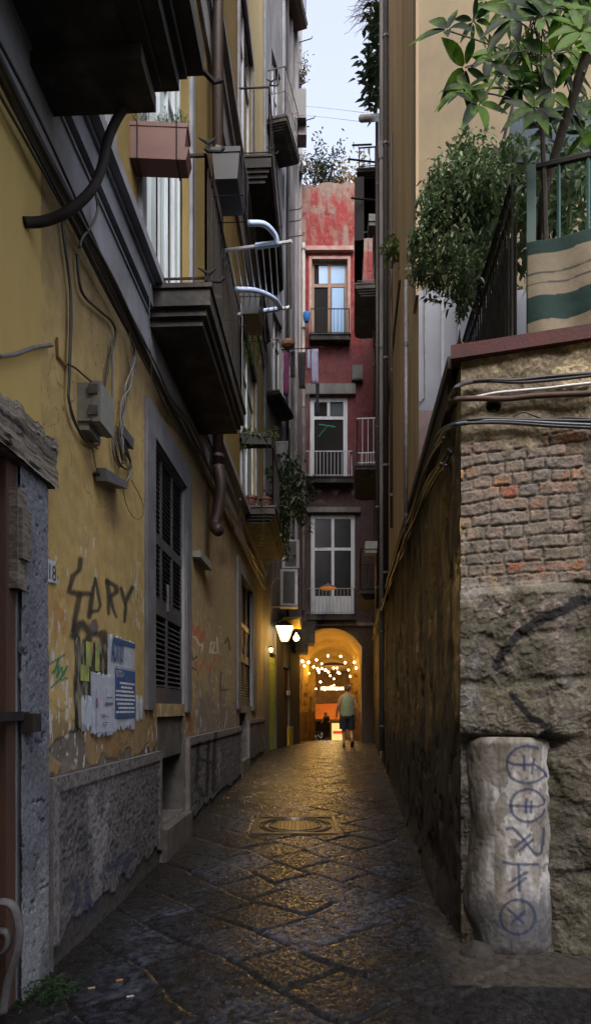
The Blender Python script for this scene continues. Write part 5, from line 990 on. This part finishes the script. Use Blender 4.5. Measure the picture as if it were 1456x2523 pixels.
for i, dz in enumerate((0, .05, -.045, .10, -.09)):
    pts = [FRW.pt(s, 3.30+.045*min(s-4.2, 5)+dz+.03*math.sin(s*2.1+i*1.3)+.25*max(0, 5.2-s)*(-.6), .05+.015*i) for s in np.arange(4.25, 18.5, .55)]
    wires('alley_cable', pts, .012+.003*(i == 0), cable_m, ['thickest cable running along the top of the right alley wall', 'cable just above the thickest one on the right alley wall', 'cable just below the thickest one on the right alley wall', 'uppermost cable along the right alley wall', 'lowest cable along the right alley wall'][i], 'cable', 'cables along the right alley wall')
wp = thing('conduit', 'pale vertical conduit at the far end of the right alley wall', 'conduit', FRW.on(938, 1840, .04)); MB().tube([FRW.on(938, 1545, .05), FRW.on(938, 1870, .05)], .025, 6).build('pipe', pale_m, wp)

# ================================================================ RIGHT BUILDINGS
R1 = thing('ochre_building', 'tall streaky ochre building rising behind the garden terrace on the right', 'building', (3.5, 10, 0))
ochre = mat('streaky_ochre', (.50, .36, .19), (.33, .235, .13), scale=5, streak=.06, bump=.25, lo=.38, hi=.62); tan = mat('tan_plaster', (.17, .13, .066), (.11, .085, .046), scale=1.7, streak=.6, bump=.15)
wall(FRW, YB*1.0037, 14.05, 3.8, 22, []).build('alley_wall', ochre, R1)
MB().fbox(FRW, YB*1.0037+.0, YB*1.0037+.32, 5.8, 22, .0, .03).build('corner_strip', mat('corner_render', (.28, .20, .12), (.20, .145, .09), scale=7, streak=.06), R1)
wall(FT, 0, 6, 5.85, 22, []).build('front_wall', tan, R1)
wall(FT, 0, 6, 4.6, 5.85, []).build('lower_front', mat('lilac_render', (.20, .215, .255), (.16, .17, .20), scale=2), R1)
wall(FT, -.0, 6, 3.6, 4.6, []).build('tile_band', mat('pink_tile', (.20, .14, .14), (.14, .10, .10), scale=9), R1)
MB().fbox(FT, .23, .26, 4.6, 5.85, .0, .012).fbox(FT, .40, .43, 4.6, 5.85, .0, .012).build('moulding', mat('lilac_shade', (.3, .31, .35)), R1)
MB().fbox(FRW, YB+.4, 13.9, 3.6, 21.8, -5, -.12).build('rear_mass', blackv, R1)
MB().fbox(FRW, 13.6, 14.05, 3.8, 22, .002, .10).build('pilaster', dk_w, R1)
R2 = thing('shadowed_house', 'dark lower house with iron balconies at the far right of the alley', 'building', (2.8, 17, 0))
wall(FRW, 14.05, 20.7, -.2, 14.7, [(15.9, 16.9, 12.0, 14.6), (16.0, 17.0, 7.6, 10), (15.0, 15.8, .3, 2.8)]).build('wall', mat('black_plaster', (.07, .062, .055), (.035, .03, .028), scale=3, streak=.3), R2)
MB().fbox(FRW, 14.05, 20.7, -.2, 14.6, -3, -.3).build('rear_mass', blackv, R2)
for (a, b, z0, z1) in ((15.9, 16.9, 12.0, 14.6), (16.0, 17.0, 7.6, 10)): window(FRW, a, b, z0, z1, R2, white_w, glass_m, off=-.1)
def rbal(a, b, z0, z1, pr, rm, h=1.15, **k): return balcony(FRW, a, b, z0, z1, pr, R2, k.pop('m', dark_p), rm, h=h, **k)
q = rbal(16.0, 18.1, 11.72, 11.98, .60, pale_m, 1.25, m=mat('pale_slab', (.16, .155, .14), (.10, .095, .09)))
rbal(16.0, 18.2, 7.28, 7.5, .60, white_w, 1.15); rbal(16.6, 18.6, 4.3, 4.6, .5, black_m, 1.0); rbal(15.4, 17.6, 14.15, 14.3, .55, black_m, .5)
MB().fbox(FRW, 15.4, 17.3, 12.6, 14.1, .40, .62).build('shade_cloth', mat('black_shade', (.012, .012, .013)), R2)
for (px, y0, y1, r, m, lab, Yy) in ((950, -80, 1480, .05, black_m, 'black drainpipe at the edge of the ochre building', 13.7), (964, 330, 1300, .022, pipe_m, 'thin brown pipe on the ochre building beside the black drainpipe', 12.2), (940, 350, 1850, .05, dk_w, 'sooty drainpipe on the shadowed house nearest the ochre building', 14.6), (929, 300, 1500, .045, pipe_m, 'brown drainpipe in the middle of the shadowed house', 15.8), (921, 420, 900, .04, pipe_w, 'pale drainpipe stub beside the upper balcony of the shadowed house', 15.6), (1000, 690, 1380, .022, cable_g, 'grey wrapped conduit on the ochre building near its corner', 8.0)):
    s, z1 = FRW.hit(px, y0, .09); _, z0 = FRW.hit(px, y1, .09); t = thing('drainpipe', lab, 'drainpipe', FRW.pt(s, z0, .09)); MB().tube([FRW.pt(s, z1, .09), FRW.pt(s, z0, .09)], r, 8).build('pipe', m, t, True)
    mb = MB(); [mb.lathe(FRW.pt(s, z, .09), [(r*1.2, -.02), (r*1.2, .02)], 8) for z in np.arange(z0+.5, z1, 1.9)]; mb.build('collar', grey_m, t)
wires('ochre_cable', [FRW.on(985, 690, .04), FRW.on(968, 850, .05), FRW.on(952, 1060, .05)], .018, cable_m, 'dark cable slanting down the ochre building under the bush')
wires('lilac_cable', [FT.on(1046, 700, .02), FT.on(1045, 800, .02), FT.on(1046, 960, .02), FT.on(1038, 985, .02), FT.on(1032, 990, .02)], .008, cable_g, 'grey cable down the lilac wall ending in a hook')
# meter on dark house, pipe vent, AC
def rbox(px0, px1, py0, py1, Y, d, m, name, lab, cat): 
    a, b = P(px0, py1, Y), P(px1, py0, Y); t = thing(name, lab, cat, ((a.x+b.x)/2, Y, a.z)); MB().box(a.x, b.x, Y, Y+d, a.z, b.z).build('case', m, t); MB().box(a.x-.01, b.x+.01, Y-.03, Y, a.z+(b.z-a.z)*.35, b.z+.01).build('cover', m, t); return t
rbox(900, 928, 1335, 1362, 15.0, .3, box_m, 'meter_box', 'pale meter box hanging on the dark wall at the right of the lowest white window', 'box')
rbox(909, 934, 530, 555, 15.4, .35, box_m, 'planter_box', 'pale square trough under the shaded balcony of the far right house', 'planter')
t = thing('vent_pipe', 'pale vent pipe sticking out over the alley against the sky', 'pipe', P(915, 292, 15)); MB().tube([P(890, 292, 14.6), P(940, 289, 15.2)], .075, 10).build('pipe', pipe_w, t, True)
for (a, b, lab) in (((858, 392), (945, 402), 'upper dark iron clothes bar on the far right against the sky'), ((865, 488), (945, 496), 'lower dark iron clothes bar across the top of the red house'), ((868, 358), (915, 356), 'short dark iron bar above the others on the far right')): 
    t = thing('clothes_bar', lab, 'bar', P(*b, 15.5), 'iron clothes bars on the far right'); MB().tube([P(*a, 15.2), P(*b, 15.5)], .022, 5).tube([P(a[0]+3, a[1]-8, 15.2), P(a[0]+3, a[1]+8, 15.2)], .012, 4).build('bar', black_m, t)
for (c, n, sp, lab, m) in ((P(915, 190, 15), 210, (.30, .4, .75), 'dark rubber plant leaning out over the alley high on the right', leaf_d), (P(925, 60, 15), 150, (.25, .4, .6), 'dark hanging plant at the very top of the right side', leaf_d)):
    t = thing('rooftop_plant', lab, 'plant', c-Vector((-.2, 0, .7))); mb = MB(); mb2 = MB(); mb2.tube([c+Vector((.3, 0, -.8)), c+Vector((.05, 0, 0)), c+Vector((-.15, 0, .5))], .02, 5)
    for k in range(n): v = Vector((random.gauss(.1, sp[0]*.5), random.gauss(0, sp[1]*.5), random.gauss(0, sp[2]*.5))); mb.leaf(c+v, (random.gauss(-.4, .8), random.gauss(0, .6), random.gauss(-.2, .8)), (0, 0, 1), .25, .10, .25, 3)
    mb.build('foliage', m, t); mb2.build('stem', bark, t)
# railing structure behind plants on high right: dark ledges
t = thing('bare_twigs', 'bare grey twigs reaching into the sky at the top right', 'plant', P(930, 20, 15)); mb = MB()
for k in range(34):
    p = P(random.uniform(905, 935), random.uniform(-30, 50), 15); d = Vector((-1, 0, random.uniform(-.6, .1))); pts = [p]
    for i in range(6): d = (d+Vector((random.gauss(0, .25), random.gauss(0, .2), random.gauss(-.05, .25)))).normalized(); pts.append(pts[-1]+d*.11)
    mb.tube(pts, [.010, .008, .007, .006, .005, .004, .003], 3)
mb.build('twig', bark, t)
# tall shrubs on the roof of the red house
def shrub(c, h, w_, n, m, lab, L=.14, name='rooftop_shrub'):
    c = Vector(c); t = thing(name, lab, 'shrub', c, 'shrubs growing on the roofs'); mb = MB(); ml = MB()
    for k in range(9):
        d = Vector((random.gauss(0, .35)*w_, random.gauss(0, .3)*w_, 1)); hh = h*random.uniform(.55, 1.05); pts = [c]
        for i in range(8): pts.append(c+d*(hh*(i+1)/8)+Vector((random.gauss(0, .04), random.gauss(0, .04), 0)))
        mb.tube(pts, [.03*(1-i/9.5) for i in range(9)], 4)
        for p in pts[2:]:
            for j in range(max(1, n//70)): ml.leaf(p+Vector((random.gauss(0, .13), random.gauss(0, .13), random.gauss(0, .12))), (random.gauss(0, 1), random.gauss(0, 1), random.gauss(.2, .6)), (0, 0, 1), L, L*.42, .2, 2)
    mb.build('branch', bark, t); ml.build('foliage', m, t); return t
zr = fz(458)
shrub((fx(803), 21.4, zr), 2.3, .55, 420, leaf_d, 'tall thin dark shrub in the middle of the red house roof')
shrub((fx(770), 21.2, zr), 1.8, .6, 200, leaf_d, 'sparse shrub at the left edge of the red house roof')
shrub((fx(862), 21.6, zr), 1.7, .9, 700, leaf_o, 'yellowing bush at the right of the red house roof')
shrub((fx(835), 21.9, zr), 1.3, .9, 500, leaf_d, 'low dark bush behind the roof chimney of the red house')
shrub(FB.pt(sL-.3, 18.0, .1), .9, .7, 110, leaf_o, 'small orange weed clump on the left roof edge under the sky', .10)
shrub(FB.pt(sL-.3, 21.0, .1), .8, .8, 90, leaf_o, 'upper orange weed clump on the left roof edge', .10)
for i, y in enumerate((262, 285)): wires('sky_wire', [P(755, y, 20), P(800, y+4, 19.5), P(900, y+16, 15)], .004, cable_g, ['upper thin wire crossing the strip of sky', 'lower thin wire crossing the strip of sky'][i], 'wire', 'thin wires across the sky')

# ================================================================ TERRACE
tr = thing('terrace_railing', 'black iron railing along the alley side of the terrace', 'railing', (1.45, 4.4, 3.8))
FS = Fr((1.40-.086*4.2, 0), (.086, 1), True); mb = MB()
for z, r in ((4.90, .02), (3.87, .014), (4.75, .012)): mb.tube([FS.pt(4.22, z), FS.pt(6.7, z)], r, 5)
mb.build('rail', black_m, tr); mb = MB()
for k in range(26): s = 4.22+k*.095; mb.tube([FS.pt(s, 3.8), FS.pt(s, 4.9)], .009, 4)
mb.build('bar', black_m, tr); MB().fbox(FS, 4.3, 6.6, 3.84, 4.72, -.05, -.045).build('reed_screen', mat('dark_screen', (.03, .028, .02), (.07, .06, .035), scale=20, streak=.1), tr)
FP = Fr(FC.pt(.42, 0, -.10).xy, FC.d)
tf = thing('front_railing', 'dark green iron railing along the front of the terrace', 'railing', FP.pt(0, 3.81)); tealm = mat('teal_paint', (.02, .085, .085), (.012, .05, .05), rough=.5); mb = MB(); mb.fbox(FP, -.02, .035, 3.81, 4.93, -.03, .03); mb.build('post', tealm, tf)
mb = MB().tube([FP.pt(0, 4.93), FP.pt(3.5, 4.93)], .022, 6).tube([FP.pt(0, 4.35), FP.pt(3.5, 4.35)], .014, 5)
mb.build('rail', black_m, tf); mb = MB()
for k in range(1, 20): mb.tube([FP.pt(k*.17, 3.81), FP.pt(k*.17, 4.93)], .012, 5)
mb.build('bar', tealm, tf)
# striped cloth
def awning():
    s = np.linspace(-.02, 3.2, 330); z = np.linspace(0, 1, 90); A, T = np.meshgrid(s, z, indexing='ij')
    top = 4.42+.05*np.sin(A*3)*.3-.04*np.exp(-((A-.42)/.03)**2)*0; Zc_ = 3.815+(top-3.815)*T; sag = .035*(1-np.minimum(np.abs(((A-.02) % .41)-.0), np.abs(.41-((A-.02) % .41)))/.2)*0
    fold = .06*np.sin(A*19+T*1.5)*(.3+.7*(1-T))+.02*fbm(A*6, T*5, 3, 2); off = .02+fold*.5
    pk = np.exp(-(((A-.42))/.25)**2)*.022-.01
    C = np.ones(A.shape+(3,))*np.array([.19, .16, .115]); t = (Zc_-3.815-pk)/.6
    C = mixc(C, (.004, .026, .022), ((t > .88) | ((t > .18) & (t < .44))).astype(float)); C = mixc(C, (.05, .05, .045), (((t > .56) & (t < .58)) | ((t > .67) & (t < .69))).astype(float))
    X = FP.p0.x+FP.d.x*A+FP.n.x*(off+.03); Y = FP.p0.y+FP.d.y*A+FP.n.y*(off+.03)
    o = gridmesh('striped_cloth', X, Y, Zc_, C, None, mat('striped_canvas', (1, 1, 1), vcol=True, rough=.9, scale=30, var=.08, bump=.2)); md = o.modifiers.new('th', 'SOLIDIFY'); md.thickness = .004
    tag(o, 'green and cream striped cloth tied along the front terrace railing', 'cloth')
awning()
t = thing('wooden_pole', 'dark diagonal wooden pole leaning over the terrace railing', 'pole', P(1318, 600, 4.0)); MB().tube([P(1325, 610, 4.3), P(1337, 480, 4.25), P(1385, 320, 4.1), P(1455, 100, 3.9), P(1500, -60, 3.8)], [.012, .026, .03, .034, .036], 8).build('shaft', bark, t, True)
t = thing('shelter', 'blue metal shelter panel behind the leaves on the terrace', 'panel', P(1290, 330, 5)); MB().hexa([P(1242, 400, 5), P(1500, 400, 5), P(1500, 400, 5.4), P(1242, 400, 5.4), P(1262, 268, 5), P(1500, 262, 5), P(1500, 262, 5.4), P(1262, 268, 5.4)]).build('sheet', mat('blue_sheet', (.02, .045, .07), (.015, .03, .05)), t); MB().tube([P(1205, 470, 4.96), P(1262, 262, 4.96)], .012, 5).build('edge', black_m, t)
t = thing('roof_plank', 'dark flat canopy edge behind the small leaved bush', 'canopy', P(1210, 425, 5.6)); a, b = P(1175, 432, 5.7), P(1460, 412, 5.7); MB().box(a.x, b.x, 5.5, 6.3, a.z, b.z).build('board', black_m, t)
# background planting mass on the terrace
def bush(name, lab, blobs, n, L, W, m, stems, cat='bush', k=3, droop=.3, hang=-.1):
    c0 = Vector(blobs[0][0]); t = thing(name, lab, cat, stems[0][0]); mb = MB(); ms = MB()
    for pts in stems: ms.tube(smooth(pts, 5), [max(.004, .02*(1-i/(len(pts)*5))) for i in range((len(pts)-1)*5+1)], 5)
    for c, r, wgt in blobs:
        c = Vector(c)
        for i in range(int(n*wgt)):
            v = Vector([random.gauss(0, 1) for _ in range(3)]); v = v.normalized()*(random.random()**.75*1.65); v = Vector((v.x*r[0], v.y*r[1], v.z*r[2])); q = c+v
            d = Vector((random.gauss(0, 1), random.gauss(0, 1), random.gauss(hang, .7))); mb.leaf(q, d, (random.gauss(0, .5), random.gauss(0, .5), 1), L*random.uniform(.6, 1.25), W*random.uniform(.8, 1.2), droop, k)
        for i in range(10):
            v = Vector([random.gauss(0, .5) for _ in range(3)]); e = c+Vector((v.x*r[0], v.y*r[1], v.z*r[2])); ms.tube([stems[0][-1], c.lerp(e, .4), e], [.006, .004, .002], 3)
    mb.build('foliage', m, t); ms.build('stem', bark, t); return t
bush('weeping_fig', 'dense small leaved bush spilling over the garden wall beside the ochre building', [(P(x+22, y, 5.2+random.uniform(-.25, .25)), (r*.86, .16, r*.98), r*3.8) for x, y, r in ((1110, 380, .10), (1150, 400, .12), (1070, 440, .11), (1120, 470, .16), (1180, 450, .13), (1215, 420, .10), (1040, 520, .10), (1090, 540, .17), (1150, 550, .19), (1205, 520, .14), (1225, 470, .10), (1030, 600, .10), (1080, 620, .15), (1140, 630, .17), (1195, 620, .13), (1015, 660, .08), (1055, 680, .10), (1110, 700, .11), (1160, 690, .11), (1200, 690, .08), (1120, 740, .06), (1035, 470, .06), (1230, 380, .07), (1000, 590, .05))],
     760, .050, .022, leaf_s, [[Vector((1.75, 5.3, 3.75)), P(1180, 700, 5.2), P(1150, 560, 5.2), P(1130, 420, 5.3)]], droop=.45, hang=-.25)
bush('ochre_wall_fern', 'small light green plant sprouting from the dark pipes left of the bush', [(P(970, 615, 9.5), (.14, .1, .17), 1)], 120, .10, .04, leaf_y, [[P(965, 660, 9.5), P(968, 640, 9.5), P(970, 610, 9.5)]], cat='plant')
bush('terrace_shrub', 'yellow green shrub behind the front terrace railing', [(P(1380, 520, 4.7), (.28, .3, .36), 1.0), (P(1300, 540, 4.6), (.16, .2, .34), .5), (P(1450, 420, 4.7), (.3, .3, .3), .8)], 420, .10, .045, leaf_s, [[Vector((1.8, 4.8, 3.75)), P(1360, 620, 4.7), P(1370, 500, 4.7)]])
# broad-leaved tree
def umbrella_tree():
    t = thing('umbrella_tree', 'umbrella tree with large hand shaped leaves overhanging the terrace', 'tree', P(1345, 640, 4.1)); mb = MB(); ms = MB()
    tr_ = [P(1345, 640, 4.15), P(1338, 400, 4.1), P(1330, 200, 4.05), P(1325, 60, 4.0), P(1330, -60, 4.0)]; ms.tube(smooth(tr_, 5), [.018-.0005*i for i in range(21)], 6)
    Zd = zc(1056, 0, 2.6)
    wh = [((430, 215), 1.05, 3.75, -150), ((660, 745), 1.15, 3.7, -90), ((560, 480), .95, 3.75, 200), ((720, 430), .8, 3.8, 100), ((560, 640), .85, 3.72, 170), ((840, 60), .85, 3.9, 200), ((620, 150), .6, 3.9, 90), ((900, 130), 1.2, 3.6, 220), ((1110, 120), 1.3, 3.5, 250), ((1190, 650), 1.0, 3.9, 230), ((1170, 380), 1.0, 3.9, 30), ((940, 480), .8, 4.1, 10), ((1380, 220), 1.4, 3.4, 190),
          ((1300, 70), 1.2, 3.6, 280), ((760, 560), .7, 4.0, 60), ((850, 640), .8, 3.95, 300), ((1000, 600), .9, 4.1, 320), ((1010, 350), .9, 4.1, 150), ((1250, 480), 1.0, 4.0, 100), ((1400, 450), 1.0, 4.0, 40), ((1050, 780), 1.0, 3.9, 210), ((1300, 800), 1.0, 4.2, 100), ((900, 280), .9, 4.0, 45), ((1430, 700), 1.1, 4.1, 160), ((1130, 900), .8, 4.1, 250), ((1250, 250), 1.0, 4.1, 0), ((1000, 0), .9, 4.0, 120), ((1450, 30), 1.2, 4.0, 180), ((700, 10), .7, 4.1, 220), ((1400, 950), .9, 4.2, 250), ((1250, 1050), .8, 4.3, 200)]
    for _ in range(16): wh.append(((random.uniform(750, 1456), random.uniform(-60, 620)), random.uniform(.6, 1.0), random.uniform(3.8, 4.4), random.uniform(0, 360)))
    for (xy, sc, Y, rot) in wh:
        c = P(*Zd(*xy), Y); n = random.choice((5, 6, 7)); f = Vector((random.gauss(0, .3), -.8, random.gauss(.1, .4))).normalized(); u = Vector((0, 0, 1)); a_ = f.cross(u).normalized(); b_ = a_.cross(f).normalized()
        for k in range(n):
            an = R(rot)+2*PI*k/n*.86+random.gauss(0, .08); d = a_*math.cos(an)+b_*math.sin(an)+f*random.uniform(-.05, .35); L = .185*sc*random.uniform(.65, 1.15)
            mb.leaf(c+d*.015, d, f, L, L*random.uniform(.28, .40), random.uniform(-.05, .55), 6)
        k = tr_[1].lerp(tr_[4], random.uniform(.15, .9)); ms.tube(smooth([k, k.lerp(c, .5)+Vector((0, .03, .05)), c], 4), .004, 4)
    mb.build('foliage', leaf_b, t, True); ms.build('trunk', bark, t)
umbrella_tree()

# ================================================================ small ground things
mh = thing('manhole_cover', 'round iron manhole cover in a square frame in the middle of the paving', 'manhole cover', (0, 7.85, G(7.85))); zg = G(7.85)+.008
iron = mat('worn_iron', (.10, .09, .07), (.05, .045, .04), rough=.38, metal=.6, scale=20); sl_ = .03
def lay(mb): mb.v = [(x, y, z+(y-7.85)*sl_) for x, y, z in mb.v]; return mb
mb = MB()
for a0 in (-.50,): mb.box(-.50, .50, 7.35, 7.39, zg-.02, zg+.012).box(-.50, .50, 8.31, 8.35, zg-.02, zg+.012).box(-.50, -.46, 7.39, 8.31, zg-.02, zg+.012).box(.46, .50, 7.39, 8.31, zg-.02, zg+.012)
lay(mb.box(-.46, .46, 7.39, 8.31, zg-.03, zg-.004)).build('frame', iron, mh)
mb = MB()
for r in (.43, .39, .31): mb.tube([Vector((r*math.cos(a), 7.85+r*math.sin(a), zg+.002)) for a in np.linspace(0, 2*PI, 49)], .011, 5, cap=False)
for k in range(-6, 7):
    x = k*.045; h = math.sqrt(max(0, .29**2-x*x)); 
    if h > .04:
        y = -h
        while y < h-.03: mb.box(x-.014, x+.014, 7.85+y, 7.85+y+.028, zg-.004, zg+.010); y += .046
lay(mb).build('lid', iron, mh)
wd = thing('weeds', 'small green weeds growing at the foot of the stone door jamb', 'weed', (-1.22, 3.3, 0)); mb = MB()
for k in range(150): b = Vector((random.gauss(-1.27, .07), random.gauss(3.33, .09), random.uniform(0, .08))); mb.leaf(b, (random.gauss(0, .8), random.gauss(0, .8), 1), (0, -1, .3), random.uniform(.03, .11), .012, .7, 4)
mb.build('foliage', mat('weed_leaf', (.018, .06, .01), (.01, .028, .008), transl=.3), wd)
sc_ = thing('iron_scroll', 'curled black iron scroll at the foot of the wooden door', 'ironwork', P(15, 2430, 3.05)); mb = MB()
pts = [P(8, 2500, 3.05), P(20, 2420, 3.05), P(42, 2350, 3.05), P(48, 2290, 3.05), P(35, 2235, 3.05), P(5, 2222, 3.05), P(-25, 2235, 3.05)]; mb.tube(smooth(pts, 6), .022, 8, flat=.35)
pts = [P(-20, 2300, 3.05), P(15, 2295, 3.05), P(22, 2325, 3.05), P(5, 2350, 3.05), P(-20, 2340, 3.05)]; mb.tube(smooth(pts, 6), .02, 8, flat=.35); mb.build('scroll', grey_m, sc_, True)
for (x, y, c, lab) in ((-.98, 3.55, (.45, .2, .03), 'orange cigarette end on the dark gutter at the left'), (-.87, 3.35, (.4, .4, .4), 'white scrap of paper near the gutter at the left'), (-1.1, 3.45, (.3, .25, .2), 'pale pebble near the weeds')):
    MB().tube([(x, y, .012), (x+.035, y+.012, .014)], .006, 6).build('litter', mat('litter_'+str(int(c[0]*100)), c), None, False, lab, 'litter')
